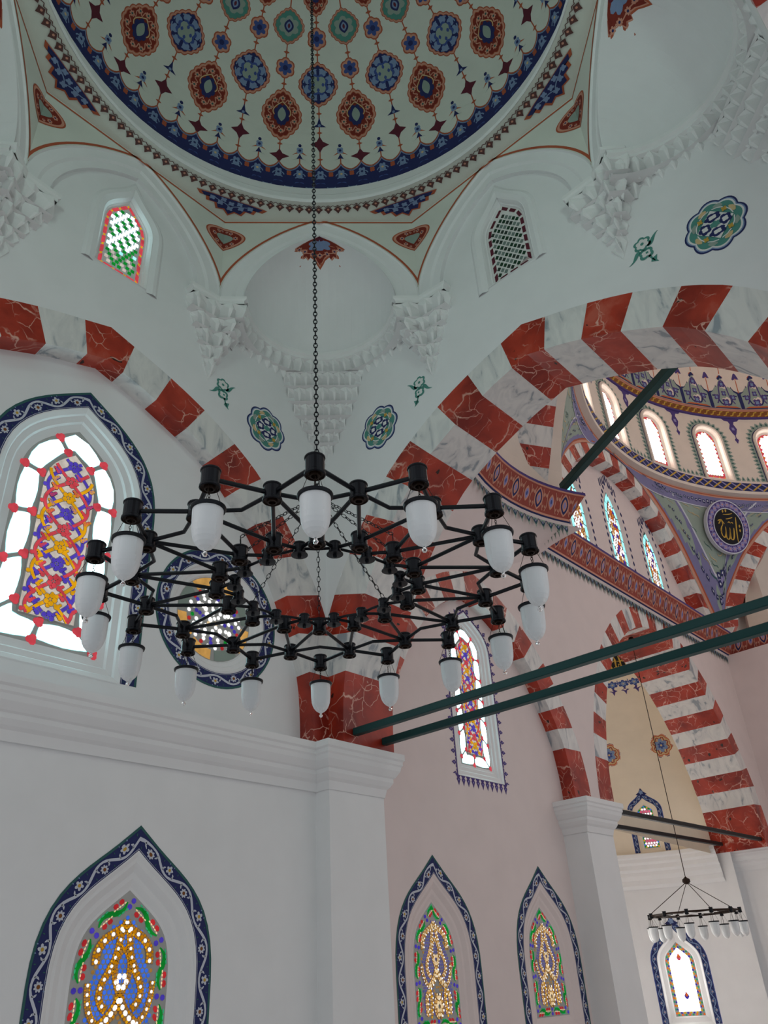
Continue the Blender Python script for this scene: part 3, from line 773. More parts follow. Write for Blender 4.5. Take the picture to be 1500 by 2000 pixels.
# painted dome
md = MB()
def dm(az, lam): return sphmap(DC, DR, 135-az, lam)
def dline(az, l0, l1, beadsat=()):
    f = dm(az, (l0+l1)/2); h = math.radians(l1-l0)*DR/2
    stroke(md, f, [(0, -h+2*h*i/4) for i in range(5)], .018, 'p_line', 1)
    for b in beadsat:
        v = math.radians(b-(l0+l1)/2)*DR; fill(md, f, [(-.05, v), (0, v+.025), (.05, v), (0, v-.025)], 'p_line', 2)
for c in range(-16, 16):
    az = c*11.25+.6
    if c % 2 == 0:
        dline(az, 12, 17, (14.3,)); fill(md, dm(az, 19), [(0, .15), (.05, .055), (.15, 0), (.05, -.055), (0, -.15), (-.05, -.055), (-.15, 0), (-.05, .055)], 'p_maroon', 2)
        dline(az, 21, 24.3, (22.5,)); f = dm(az, 25); fill(md, f, [(0, .12), (.035, .0), (.11, -.05), (-.11, -.05), (-.035, 0)], 'p_navy', 2); fill(md, f, circ(0, -.02, .025, 6), 'p_lightblue', 3)
        dline(az, 26, 30.3, (28,)); medallion(md, dm(az, 35.7), .64, .64, 'blue', 1)
        dline(az, 41, 45.2, (43.3,)); f = dm(az, 47.1); fill(md, f, scal(0, 0, .15, .16, 6, .1, 24), 'p_line', 1); fill(md, f, scal(0, 0, .13, .14, 6, .1, 24), 'p_salmon', 2); rosette(md, f, 0, 0, .1, 'p_blue', 'p_navy', 4)
        dline(az, 49, 52.8, (51,))
        if c % 4 == 0 or True: medallion(md, dm(az, 57.6), .42, .58, 'red', 1)
    else:
        dline(az, 11.5, 13.0); fill(md, dm(az, 14.6), [(0, .13), (.05, .05), (.16, .01), (.05, -.05), (0, -.13), (-.05, -.05), (-.16, .01), (-.05, .05)], 'p_maroon', 2)
        dline(az, 16.5, 19.7, (18.3,)); medallion(md, dm(az, 26.7), .65, .80, 'red', 1)
        dline(az, 33.4, 37.3, (35.2,)); f = dm(az, 39.3); fill(md, f, scal(0, 0, .15, .155, 6, .1, 24), 'p_line', 1); fill(md, f, scal(0, 0, .13, .135, 6, .1, 24), 'p_salmon', 2); rosette(md, f, 0, 0, .1, 'p_blue', 'p_navy', 4)
        dline(az, 41.3, 45.4, (43.2,)); medallion(md, dm(az, 49.5), .50, .48, 'teal', 1); dline(az, 53.5, 62, (56, 60))
    f = dm(az+5.625, 14.2)   # little tree between the columns
    stroke(md, f, [(0, -.1), (0, .1)], .02, 'p_line', 1)
    fill(md, f, [(0, .02), (.11, -.02), (.05, .0), (0, .1), (-.05, 0), (-.11, -.02)], 'p_navy', 2); fill(md, f, [(0, .16), (.12, .07), (.05, .1), (0, .2), (-.05, .1), (-.12, .07)], 'p_orange', 2)
    fill(md, f, scal(0, .16, .055, .06, 4, .2), 'p_lightblue', 3); fill(md, f, circ(0, .16, .025, 6), 'p_navy', 4); fill(md, f, circ(0, .25, .03, 6), 'p_navy', 3)
# blue crested band: 64 lobes
for i in range(64):
    az = i*5.625+.6
    f = dm(az, 7.5); w = math.radians(5.625)*DR*math.cos(math.radians(7.5))
    tall = .0
    top = [(-w/2, .17), (-w*.38, .18), (-w*.22, .21), (-w*.1, .25), (0, .30), (w*.1, .25), (w*.22, .21), (w*.38, .18), (w/2, .17)]
    fill(md, f, [(w/2, -.24), (w/2, .17)]+top[::-1]+[(-w/2, -.24)], 'p_navy', 1, (0, 0))
    stroke(md, f, [(x, y+.012) for x, y in top], .022, 'p_line', 3)
    stroke(md, f, [(x*.98, y-.018) for x, y in top], .016, 'p_lightblue', 4)
    fill(md, f, scal(0, .10, w*.16, .085, 4, .3, 16), 'p_lightblue', 3); fill(md, f, circ(0, .10, .022, 6), 'p_sand' if i % 2 else 'p_navy', 4)
    fill(md, f, scal(w*.5, .10, w*.12, .05, 4, .2), 'p_line', 5)
    for sx in (-1, 1):
        stroke(md, f, bez((0, .02), (sx*w*.2, .06), (sx*w*.3, -.06), (sx*w*.5, -.02), 8), .022, 'p_lightblue', 3)
        stroke(md, f, bez((0, -.09), (sx*w*.2, -.04), (sx*w*.3, -.16), (sx*w*.5, -.10), 8), .020, 'p_blue', 3)
        stroke(md, f, bez((0, -.17), (sx*w*.2, -.10), (sx*w*.32, -.22), (sx*w*.5, -.18), 8), .020, 'p_lightblue', 3)
        stroke(md, f, bez((sx*w*.1, .1), (sx*w*.2, .13), (sx*w*.3, .05), (sx*w*.34, .0), 6), .018, 'p_lightblue', 3)
fs = lambda u, v, h=0: Vector((O1[0]+v*math.cos(-u), O1[1]+v*math.sin(-u), OCT+.001-h))    # flat soffit: u angle, v radius
def fsl(az, r, z=OCT):
    a0 = math.radians(135-az); return lambda u, v, h=0: Vector((O1[0]+(r-v)*math.cos(a0-u/r), O1[1]+(r-v)*math.sin(a0-u/r), z-h))
for i in range(140):
    f = fsl(i*360/140, 3.16); w = 2*PI*3.16/140
    fill(md, f, [(0, -.085), (.03, -.04), (.065, -.01), (.03, .02), (0, .045), (-.03, .02), (-.065, -.01), (-.03, -.04)], 'p_leafbrown', 1); fill(md, f, circ(0, -.005, .018, 5), 'p_salmon', 2)
    stroke(md, f, [(-w/2, .06), (-w/4, .035), (0, .06), (w/4, .035), (w/2, .06)], .011, 'p_leafbrown', 1)
# blue half-rosettes in the eight corners of the octagon
for k in range(8):
    az = 22.5+45*k
    f = fsl(az, 3.30)
    L = [(-.46, .0), (-.40, -.05), (-.33, -.03), (-.30, -.10), (-.20, -.09), (-.16, -.17), (-.07, -.15), (0, -.22), (.07, -.15), (.16, -.17), (.20, -.09), (.30, -.10), (.33, -.03), (.40, -.05), (.46, 0)]
    def g(u, v, h=0, f=f): return f(u, v+.012+0*u, h)
    mdp = [(x*1.0, y*1.0) for x, y in L]
    fill(md, g, [(x*1.15, y*1.15) for x, y in L]+[(.3, .035), (0, .045), (-.3, .035)], 'p_line', 1, (0, -.02)); fill(md, g, L+[(.28, .03), (0, .04), (-.28, .03)], 'p_navy', 2, (0, -.02))
    for x, y in ((-.28, -.03), (-.15, -.07), (0, -.12), (.15, -.07), (.28, -.03), (0, -.03), (-.12, 0), (.12, 0)): fill(md, g, scal(x, y, .045, .035, 4, .3, 12), 'p_lightblue', 3)
    for sx in (-1, 1): stroke(md, g, bez((0, -.1), (sx*.1, -.02), (sx*.15, -.06), (sx*.28, 0), 6), .014, 'p_lightblue', 4)
md.build('painted_pattern', root)

# muqarnas helpers ---------------------------------------------------
def cells(mb, path, n, zt, zb, out, inn, k='relief_plaster', drop=.0):
    """a tier of little pointed niches along a plan path: ridge between niches projects, niche recedes"""
    P = resample(path, n*2); pp = Path(path)
    for i in range(n):
        t0 = pp.T*i/n; t1 = pp.T*(i+1)/n; tm = (t0+t1)/2
        q = lambda t, d, z: Vector((*pp.at(t, d), z))
        zm = zt-(zt-zb)*.35
        W = min(.16, t1-t0)
        A0, A1, Am = q(t0, out, zt), q(t1, out, zt), q(tm, out-.30*W, zt)
        a0, a1, am = q(t0+.12*(t1-t0), out*.85, zm), q(t1-.12*(t1-t0), out*.85, zm), q(tm, out*.55-.50*W, zt-(zt-zb)*.22)
        b0, b1, bm = q(t0, out*.35+inn, zb), q(t1, out*.35+inn, zb), q(tm, inn-.35*W, zb+(zt-zb)*.36)
        c0, c1 = q(t0, out, zm), q(t1, out, zm)
        mb.add([A0, Am, A1, a0, am, a1, b0, bm, b1, c0, c1], [(0, 1, 4, 3), (1, 2, 5, 4), (0, 3, 9), (2, 10, 5), (9, 3, 6), (5, 10, 8), (3, 4, 7, 6), (4, 5, 8, 7)], k)
def corner_plan(c, a0, a1, r, n=10): return [(c[0]+r*math.cos(math.radians(a0+(a1-a0)*i/n)), c[1]+r*math.sin(math.radians(a0+(a1-a0)*i/n))) for i in range(n+1)]
def rot8(k):   # rotation of the bay about its centre by -90*k degrees
    a = -PI/2*k; c, s = math.cos(a), math.sin(a)
    return lambda x, y: (O1[0]+(x-O1[0])*c-(y-O1[1])*s, O1[1]+(x-O1[0])*s+(y-O1[1])*c)
SQL = ['in the far corner above the pier between the arches', 'in the upper right corner of the bay', 'behind the viewer', 'in the upper left corner beyond the small lit window']
for k in (0, 1, 3):
    R = rot8(k)
    mid = (O1[0]-AP*.70711, O1[1]+AP*.70711)
    ax = (-.70711, .70711); tx = (.70711, .70711)
    def loc(t, d): return (mid[0]+tx[0]*t+ax[0]*d, mid[1]+tx[1]*t+ax[1]*d)
    def rim(th, s=1):  # th 0..pi
        return (1.05*math.cos(th)*s, 1.04*math.sin(th)*s)
    # conch
    mb = MB(); rings = []
    NT = 28
    for j in range(NT+1):
        th = PI*j/NT; row = []
        t, d = rim(th)
        zi = ztop(INC, min(abs(t)*1.018, 1.0699)) or 9.9
        for i in range(13):
            ph = PI/2*i/12
            p = loc(t, .0+d*math.cos(ph)); z = 9.83+(zi-9.83)*math.sin(ph)
            x, y = R(*p); row.append(Vector((x, y, z)))
        rings.append(row)
    for a, b in zip(rings, rings[1:]): mb.strip(a, b, 'plaster')
    p0 = R(*loc(0, 0)); sq = empty('squinch', Vector((p0[0], p0[1], 9.0))); tag(sq, 'white muqarnas squinch with half dome '+SQL[k], 'squinch')
    mb.build('half_dome', sq, (p0[0], p0[1], 9.0), True)
    # painted crest hanging under the arch apex
    mb = MB(); 
    def g(u, v, h=0):
        t = u; zi = ztop(INC, min(abs(t), 1.06)); thd = rim(math.acos(max(-1, min(1, t/1.07))))[1]
        ph = PI/2-max(0, (.02-v))/1.15
        p = loc(t, .0+(thd-h)*math.cos(ph)); x, y = R(*p); return Vector((x, y, 9.83+(zi-9.83-h)*math.sin(ph)))
    S = 1.0
    crest = [(-.42, -.10), (-.34, -.17), (-.30, -.13), (-.27, -.22), (-.30, -.34), (-.24, -.33), (-.2, -.40), (-.15, -.32), (-.08, -.40), (-.05, -.47), (0, -.56)]
    crest = crest+[(-x, y) for x, y in crest[-2::-1]]
    topl = [(.42, -.1), (.2, -.03), (0, 0), (-.2, -.03), (-.42, -.1)]
    fill(mb, g, crest+topl[1:-1], 'p_line', 1, (0, -.18), 3); fill(mb, g, [(x*.9, y*.93) for x, y in crest+topl[1:-1]], 'p_salmon', 2, (0, -.17), 3); fill(mb, g, [(x*.84, y*.88) for x, y in crest+topl[1:-1]], 'p_deepred', 3, (0, -.16), 3)
    fill(mb, g, scal(0, -.13, .16, .11, 6, .2), 'p_lightblue', 5); fill(mb, g, ogive(0, -.04, .06, .05), 'p_maroon', 6)
    for x, y in ((-.22, -.2), (.22, -.2), (0, -.33), (-.11, -.28), (.11, -.28), (-.3, -.13), (.3, -.13)): rosette(mb, g, x, y, .038, 'p_salmon', 'p_navy', 5)
    for sx in (-1, 1): stroke(mb, g, bez((0, -.38), (sx*.1, -.2), (sx*.2, -.32), (sx*.3, -.12), 8), .014, 'p_salmon', 5)
    for x, y in ((-.30, -.40), (.30, -.40)): fill(mb, g, ogive(x, y, .018, .04), 'p_line', 2)
    mb.build('painted_crest', sq, (p0[0], p0[1], 9.0))
    # rim moulding + stalactites
    mb = MB(); ths = [PI*j/40 for j in range(41)]
    ring = lambda s, z: [Vector((*R(*loc(*rim(t, s))), z)) for t in ths]
    def ringo(dd, z):
        o = []
        for t in ths:
            a, d = rim(t); o.append(Vector((*R(*loc(a*(1-dd/1.1), max(0, d*(1-dd/1.2)))), z)))
        return o
    mb.loft([ringo(0, 9.84), ringo(.05, 9.83), ringo(.055, 9.77), ringo(.02, 9.74), ringo(.02, 9.70), ringo(-.03, 9.68)], 'relief_plaster', False)
    mb.build('rim_moulding', sq, (p0[0], p0[1], 9.0))
    mb = MB()
    base = [R(*loc(*rim(t))) for t in ths]
    # orientation: room side must be on the right of travel
    cells(mb, base[::-1], 20, 9.70, 9.42, .02, -.10)
    def wl(t, s=1.0):
        q = min(1.03*s+.18, 1.55/(abs(math.cos(t))+math.sin(t))); return R(*loc(q*math.cos(t), q*math.sin(t)))
    P2 = [wl(t) for t in ths]; cells(mb, P2[::-1], 24, 9.48, 9.26, .03, -.07)
    for z, A_, B_ in ((9.45, base, P2), (9.40, P2, [wl(t, 1.5) for t in ths])): mb.strip([Vector((*p, z)) for p in A_], [Vector((*p, z)) for p in B_], 'relief_plaster')
    c0 = R(0, 0); angs = (-90-90*k, 0-90*k)
    tiers = [(.80, 9.42, 9.14, 7), (.72, 9.18, 8.90, 6), (.60, 8.94, 8.70, 5), (.45, 8.74, 8.52, 4), (.31, 8.56, 8.36, 3), (.18, 8.40, 8.14, 2)]
    prev = None
    for r, zt, zb, n in tiers:
        # a chord-like arc across the corner, bulging to the room
        def pl(r): 
            o = []
            for i in range(13):
                a = math.radians(angs[0]+(angs[1]-angs[0])*i/12); q = r/(abs(math.cos(a))+abs(math.sin(a)))
                q = min(q, r); o.append((c0[0]+q*math.cos(a), c0[1]+q*math.sin(a)))
            return o
        P = pl(r)
        cells(mb, P, n, zt, zb, .035, -.10)
        Q = pl(r*1.05) if prev is None else prev
        mb.strip([Vector((x, y, zt)) for x, y in P], [Vector((x, y, zt+.015)) for x, y in Q], 'relief_plaster')
        prev = P
    mb.build('stalactites', sq, (p0[0], p0[1], 9.0))
    # two capitals flanking this squinch
    for m, (vx, vy, wa) in enumerate(((AP*0+3.5-AP, -3.5+HS, 0), (3.5-HS, -3.5+AP, -90))):
        # wall normal into the room: +x for the left wall (0 deg), -y for the right wall (-90)
        side = 1 if m == 0 else -1
        lab = {(0, 0): 'white muqarnas bracket left of the far corner squinch', (0, 1): 'white muqarnas bracket right of the far corner squinch', (1, 0): 'white muqarnas bracket between the small unlit window and the upper right squinch',
               (3, 1): 'white muqarnas bracket left of the small lit window at the picture edge'}.get((k, m), 'white muqarnas bracket outside the picture')
        if (k, m) not in ((0, 0), (0, 1), (1, 0), (3, 1)): continue
        cpos = R(vx, vy); nrm = math.radians(wa-90*k); W0 = (cpos[0]-.124*math.cos(nrm), cpos[1]-.124*math.sin(nrm))
        mb = MB(); nx, ny = math.cos(nrm), math.sin(nrm); txx, tyy = ny, -nx     # along the wall
        if m == 1: pass
        def q(t, d): return (W0[0]+txx*t+nx*d, W0[1]+tyy*t+ny*d)
        # s = +1 towards the window side
        sgn = 1 if m == 0 else -1
        # plan outline of the abacus: from wall on the window side, round, to the squinch side along the octagon diagonal
        diag = (-.70711, .70711)   # local: t decreasing towards the squinch, into the wall
        plan = [q(sgn*.46, 0), q(sgn*.46, .15), q(sgn*.03, .18), q(-sgn*.23, .44), q(-sgn*.46, .26), q(-sgn*.46, 0)]
        if m == 1: plan = plan[::-1]
        ctr = q(0, 0)
        def pscale(s, dz=0): return [((p[0]-ctr[0])*s+ctr[0], (p[1]-ctr[1])*s+ctr[1]) for p in plan]
        V = lambda P, z: [Vector((x, y, z)) for x, y in P]
        mb.loft([V([ctr]*6, 9.91), V(pscale(1), 9.90), V(pscale(1.0), 9.85), V(pscale(.93), 9.82), V(pscale(.93), 9.76)], 'relief_plaster', False)
        pv = pscale(.93)
        for s, zt, zb, n in ((.93, 9.76, 9.44, 6), (.70, 9.50, 9.22, 5), (.48, 9.28, 9.00, 4), (.30, 9.05, 8.80, 3), (.15, 8.85, 8.52, 2)):
            P = pscale(s); cells(mb, P, n, zt, zb, .035, -.09); mb.strip(V(P, zt), V(pv, zt+.01), 'relief_plaster'); pv = P
        o = mb.build('muqarnas_capital', None, (cpos[0], cpos[1], 8.6)); tag(o, lab, 'bracket')
# ------------------------------------------------------------------ wall medallions
def wall_med(f, u, v, tilt, label):
    g = shift(f, u, v, 1, tilt); mb = MB()
    W, H = .33, .35
    def ov(s): return [(W*s*(1-.07+.14*abs(math.sin(2*a+.0)))*math.cos(a), H*s*(1-.07+.13*abs(math.sin(2*a)))*math.sin(a)) for a in [2*PI*i/56 for i in range(56)]]
    def ov(s):
        o = []
        for i in range(64):
            a = 2*PI*i/64; m = s*(.90+.12*abs(math.cos(4*a)))
            o.append((W*m*math.cos(a), H*m*math.sin(a)))
        return o
    for s, k, l in ((1, 'p_navy', 0), (.94, 'p_lightblue', 1), (.90, 'p_white', 2), (.84, 'p_teal', 3)): fill(mb, g, ov(s), k, l)
    for i in range(8):
        a = 2*PI*(i+.5)/8
        P = [(W*.68*math.cos(a+q), H*.70*math.sin(a+q)) for q in (-.22, -.08, .08, .22)]
        stroke(mb, g, P, [.02, .055, .05, .015], 'p_greygreen' if i % 2 else 'p_sand', 5)
        stroke(mb, g, [(W*.6*math.cos(a+q), H*.62*math.sin(a+q)) for q in (-.3, 0, .3)], .012, 'p_white', 6)
    D = [(0, H*.60), (W*.25, H*.34), (W*.60, 0), (W*.25, -H*.34), (0, -H*.6), (-W*.25, -H*.34), (-W*.60, 0), (-W*.25, H*.34)]
    fill(mb, g, D, 'p_white', 7)
    for x, y, rx, ry in ((0, .30, .26, .16), (0, -.30, .26, .16), (.33, 0, .2, .19), (-.33, 0, .2, .19)):
        fill(mb, g, scal(W*x, H*y, W*rx, H*ry, 5, .15, 20), 'p_navy', 8); fill(mb, g, scal(W*x, H*y, W*rx*.5, H*ry*.5, 4, .2, 16), 'p_white', 9)
    for x, y in ((.36, .36), (-.36, .36), (.36, -.36), (-.36, -.36)): fill(mb, g, scal(W*x*1.1, H*y*1.05, .028, .03, 4, .35, 16), 'p_gold', 8)
    fill(mb, g, scal(0, 0, W*.16, H*.12, 6, .2, 24), 'p_teal', 10)
    o = mb.build('wall_medallion', None, g(0, 0, 0)); tag(o, label, 'wall painting', 'painted medallions on the spandrels'); return o
wall_med(WL, 3.5-1.104, 8.25, .0, 'blue and green painted medallion on wall left of the corner stalactites')
wall_med(WR, -3.5+1.104, 8.25, -.0, 'blue and green painted medallion on wall right of the corner stalactites')
wall_med(WR, 3.5-1.104, 8.25, .0, 'blue and green painted medallion at upper right, the largest of three')
def wall_sprig(f, u, v, mir, label):
    g = shift(f, u, v, .24) if not mir else (lambda uu, vv, h=0, f=f: f(u-uu*.24, v+vv*.24, h)); mb = MB()
    fill(mb, g, scal(0, .35, .42, .4, 6, .15, 30), 'p_teal', 1); fill(mb, g, scal(0, .35, .30, .28, 6, .15, 30), 'p_white', 2); fill(mb, g, circ(0, .35, .09, 8), 'p_teal', 3)
    stroke(mb, g, bez((.2, .1), (.5, .1), (.5, .5), (.85, .62), 8), [.16, .2, .22, .2, .18, .15, .1, .06, .02], 'p_teal', 1)
    stroke(mb, g, bez((-.2, .0), (-.5, -.1), (-.4, -.4), (-.85, -.5), 8), [.16, .2, .22, .2, .18, .15, .1, .06, .02], 'p_teal', 1)
    fill(mb, g, scal(.05, -.32, .36, .32, 4, .15, 24), 'p_teal', 1); fill(mb, g, scal(.05, -.32, .22, .18, 4, .2, 24), 'p_white', 2); fill(mb, g, scal(.1, -.3, .07, .07, 4, .2, 12), 'p_teal', 3)
    stroke(mb, g, [(.15, -.5), (.25, -.8), (.35, -1.0)], [.12, .08, .04], 'p_teal', 1); fill(mb, g, [(.2, -.8), (.5, -.7), (.42, -1.0), (.5, -1.15), (.15, -.95)], 'p_teal', 1)
    o = mb.build('wall_sprig', None, g(0, 0, 0)); tag(o, label, 'wall painting', 'painted green sprigs under the brackets')
wall_sprig(WL, 3.5-1.86, 8.5, False, 'small green painted flower sprig under the bracket left of the corner')
wall_sprig(WR, -3.5+1.86, 8.5, True, 'small green painted flower sprig under the bracket right of the corner')
wall_sprig(WR, 3.5-1.86, 8.5, False, 'small green painted flower sprig at upper right under the third bracket')
# ================================================================== main space: wall x = 0 from y = .89 to 15.4
Y2, Y3 = 3.42, 10.75
A2I = [(0, 7.12), (.30, 7.02), (.6, 6.9), (.95, 6.7), (1.3, 6.4), (1.6, 6.05), (1.85, 5.65), (2.05, 5.3), (2.2, 4.95), (2.28, 4.5), (2.3, 4.0)]
A2O = [(0, 7.58), (.36, 7.47), (.75, 7.33), (1.2, 7.08), (1.65, 6.72), (2.0, 6.35), (2.27, 5.95), (2.5, 5.55), (2.66, 5.2), (2.76, 4.85), (2.82, 4.45), (2.83, 4.0)]
A3I = [(0, 8.52), (.45, 8.46), (.95, 8.32), (1.45, 8.08), (1.95, 7.74), (2.4, 7.32), (2.8, 6.82), (3.1, 6.35), (3.38, 5.75), (3.58, 5.15), (3.68, 4.6), (3.70, 4.0)]
A3O = [(0, 9.05), (.5, 8.96), (1.05, 8.80), (1.6, 8.54), (2.15, 8.16), (2.65, 7.72), (3.08, 7.2), (3.45, 6.6), (3.75, 6.0), (3.98, 5.4), (4.12, 4.8), (4.18, 4.4), (4.2, 4.0)]
def arcj(P, z, first, n):
    L = plen(P); l = seglen(P, z); return jf(L, (l-first)/n, first, n)
G2 = plane((3.5, Y2), 180, 3.5); G3 = plane((3.5, Y3), 180, 3.5)
stones('striped_arch', G2, A2I, A2O, .24, arcj(A2I, 4.95, .2, 9), arcj(A2O, 4.97, .24, 9), 'red and white striped blind arch beyond the pier, over the narrow window', None, False, origin=(0, Y2, 4.1))
stones('striped_arch', G3, A3I, A3O, 1.3, arcj(A3I, 4.95, .2, 13), arcj(A3O, 4.97, .23, 13), 'red and white striped arch opening to the cream apse at lower right', None, False, origin=(0, Y3, 4.1))
GW = plane((3.5, 8.145), 180, 3.5)      # u = y - 8.145
def cfun(P):
    def t(s):
        s = abs(s)
        for (x0, z0), (x1, z1) in zip(P, P[1:]):
            if x0 <= s <= x1 and x1 > x0: return z0+(z1-z0)*(s-x0)/(x1-x0)
        return 3.9
    return t
t2 = cfun(A2O); t3 = cfun(A3O); t2i = cfun(A2I)
mb = MB()
us = [.89-8.145, 16.2-8.145]+[Y2-8.145+s*x for x, z in A2O for s in (1, -1)]+[Y3-8.145+s*x for x, z in A3O for s in (1, -1)]
us = [u for u in us if u >= .89-8.145-1e-6]
def low(u):
    y = u+8.145
    if abs(y-Y2) < 2.829: return t2(y-Y2)
    if abs(y-Y3) < 4.199: return t3(y-Y3)
    return 3.9
columns(mb, GW, us, low, lambda u: 9.3, [], 'beige')
struct(mb.build('wall_side'))
# recess of arch 2 and the wall below (x = -.24)
mb = MB()
RG = plane((3.5, Y2), 180, 3.74)
TC2 = arch(.57, 4.20, 6.25, 6.9, False, 12, .6, .475, .75)
LC2 = arch(.66, .9, 1.75, 2.83, False, 12, .62, .55, .95)
us = sorted(set([s for s, z in A2I]+[-s for s, z in A2I]))
columns(mb, RG, us, lambda u: 0, lambda u: t2i(u) if abs(u) < 2.2999 else 4.0, [hole(-1.33, LC2, .9), hole(1.2, LC2, .9), hole(0, TC2, 4.20)], 'beige')
struct(mb.build('wall_side_recess'))
window(RG, -1.33, .9, 1.75, 2.83, .66, MLOW, glass_arabesque(1, True), 'pointed window just right of the corner pier, gold beaded glass', border_low, 'beige', **dict(LK, slope=.95))
window(RG, 1.2, .9, 1.75, 2.83, .66, MLOW, glass_arabesque(1, True), 'narrower looking pointed window, second to the right of the corner pier', border_low, 'beige', **dict(LK, slope=.95))
def border_buds(mb, g, cv):
    P = Path(offset(cv, .02)); T = P.T
    def pf(t, d, h=0): p = P.at(t, d); return g(p[0], p[1], h)
    ts = [T*i/90 for i in range(91)]
    mb.strip([pf(t, 0, .003) for t in ts], [pf(t, .018, .003) for t in ts], 'p_purple')
    n = int(T/.16)
    for i in range(n+1):
        q = lambda u, v, h=0, t=T*i/n: pf(t+u, v, h)
        fill(mb, q, [(0, .02), (.035, .055), (.02, .09), (0, .125), (-.02, .09), (-.035, .055)], 'p_purple', 1); fill(mb, q, circ(0, .07, .014, 5), 'p_lilac', 2)
        stroke(mb, q, [(-.07, .025), (0, .012), (.07, .025)], .016, 'p_purple', 1)
    b0, b1 = P.P[0], P.P[-1]
    for i in range(11):
        x = b0[0]+(b1[0]-b0[0])*i/10; z = b0[1]
        q = lambda u, v, h=0: g(x+u, z-v, h)
        fill(mb, q, [(0, .02), (.045, .07), (.02, .11), (0, .16), (-.02, .11), (-.045, .07)], 'p_purple', 1); fill(mb, q, circ(0, .08, .015, 5), 'p_lilac', 2)
        fill(mb, q, [(-.07, 0), (.07, 0), (.02, .05), (-.02, .05)], 'p_purple', 0)
window(RG, 0, 4.20, 6.25, 6.9, .57, [(-.012, .004), (0, .004), (.02, -.02), (.07, -.03), (.09, -.05), (.14, -.055), (.155, -.07), (.19, -.075)], glass_cloud, 'tall narrow stained window crossed by the green tie bars', border_buds, 'plaster', k1=.6, k2=.475, slope=.75)
# second pier and its cornice, pier beyond arch 3
o = pier('pier', -1.35, .20, 5.53, 6.38, 3.60); tag(o, 'white pier between the narrow window wall and the apse', 'pier')
o = pier('pier', -1.35, .20, 14.75, 15.4, 3.60); tag(o, 'white pier at the far side of the apse arch', 'pier')
sweep('trim_3', [(-.24, 5.33), (.40, 5.33), (.40, 6.56), (-1.3, 6.56)], PROF, 4.07)
sweep('trim_4', [(-1.3, 14.55), (.40, 14.55), (.40, 15.4)], PROF, 4.07)
# ------------------------------------------------------------------ apse behind arch 3
AC = (-1.3, Y3); AR = 3.70
mb = MB(); NA = 60
def apm(az): return cylmap(AC, AR, az)
AU, AL = 112.6, 111.6
UWc = arch(.30, 4.22, 5.2, 5.52, False); LWc = arch(.50, .5, 1.75, 2.52, False)
F = apm(AU)
def hs(shiftdeg, curve, zb): 
    du = math.radians(AU-shiftdeg)*AR; return hole(du, curve, zb)
ush = [math.radians(AU-a)*AR for a in [i*3 for i in range(30, 91)]]
columns(mb, F, ush, lambda u: 0, lambda u: 4.0, [hs(AL, LWc, .5)], 'plaster')
struct(mb.build('wall_apse'))
mb = MB(); columns(mb, F, ush, lambda u: 4.0, lambda u: 5.95, [hs(AU, UWc, 4.22)], 'cream_apse'); struct(mb.build('wall_apse_upper'))
mb = MB(); rings = []
for j in range(19):
    l = PI/2*j/18; rings.append([Vector((AC[0]+AR*math.cos(l)*math.cos(math.radians(a)), AC[1]+AR*math.cos(l)*math.sin(math.radians(a)), 5.95+2.95*math.sin(l))) for a in range(90, 271, 4)])
mb.loft(rings, 'cream_apse', False); o = struct(mb.build('ceiling_apse', None, None, True))
mb = MB()   # painted medallions and inscription on the half dome
def ellmap(deg, lam):
    a0 = math.radians(deg); l0 = math.radians(lam); sc_ = math.sqrt((AR*math.sin(l0))**2+(2.95*math.cos(l0))**2)
    def f(u, v, h=0):
        l = l0+v/sc_; a = a0-u/(AR*math.cos(l0)); return Vector((AC[0]+(AR-h)*math.cos(l)*math.cos(a), AC[1]+(AR-h)*math.cos(l)*math.sin(a), 5.95+(2.95-h)*math.sin(l)))
    return f
def apse_med(az, lam, r, mbb=None):
    mb = MB(); f = ellmap(az, lam)
    for s, k, l in ((1, 'p_navy', 0), (.95, 'p_salmon', 1), (.86, 'p_orange', 2), (.78, 'p_sand', 3)): fill(mb, f, scal(0, 0, r*s, r*s, 8, .08, 48), k, l, (0, 0), 2)
    for i in range(8):
        a = 2*PI*i/8; stroke(mb, f, [(r*.72*math.cos(a-.35), r*.72*math.sin(a-.35)), (r*.5*math.cos(a), r*.5*math.sin(a)), (r*.72*math.cos(a+.35), r*.72*math.sin(a+.35))], .03, 'p_redpaint', 5)
    fill(mb, f, scal(0, 0, r*.5, r*.5, 6, .25, 36), 'p_lightblue', 6); fill(mb, f, scal(0, 0, r*.26, r*.26, 6, .3, 24), 'p_blue', 7); fill(mb, f, circ(0, 0, r*.1, 6), 'p_sand', 8)
    o = mb.build('wall_medallion', None, f(0, 0, 0)); return o
tag(apse_med(99.9, 16.0, .31), 'round orange and blue painted medallion on the cream apse wall', 'wall painting', 'round medallions in the apse')
tag(apse_med(122.4, 14.7, .31), 'round painted medallion half hidden by the left leg of the apse arch', 'wall painting', 'round medallions in the apse')
mb = MB(); ins = ellmap(108, 63)
q = lambda u, v, h=0: ins(u, v, h)
fill(mb, q, [(-.55+1.1*i/8, .42) for i in range(9)]+[(.75, 0)]+[(.55-1.1*i/8, -.42) for i in range(9)]+[(-.75, 0)], 'p_gold', 0, (0, 0), 3)
fill(mb, q, [(-.52+1.04*i/8, .38) for i in range(9)]+[(.70, 0)]+[(.52-1.04*i/8, -.38) for i in range(9)]+[(-.70, 0)], 'p_black', 2, (0, 0), 3)
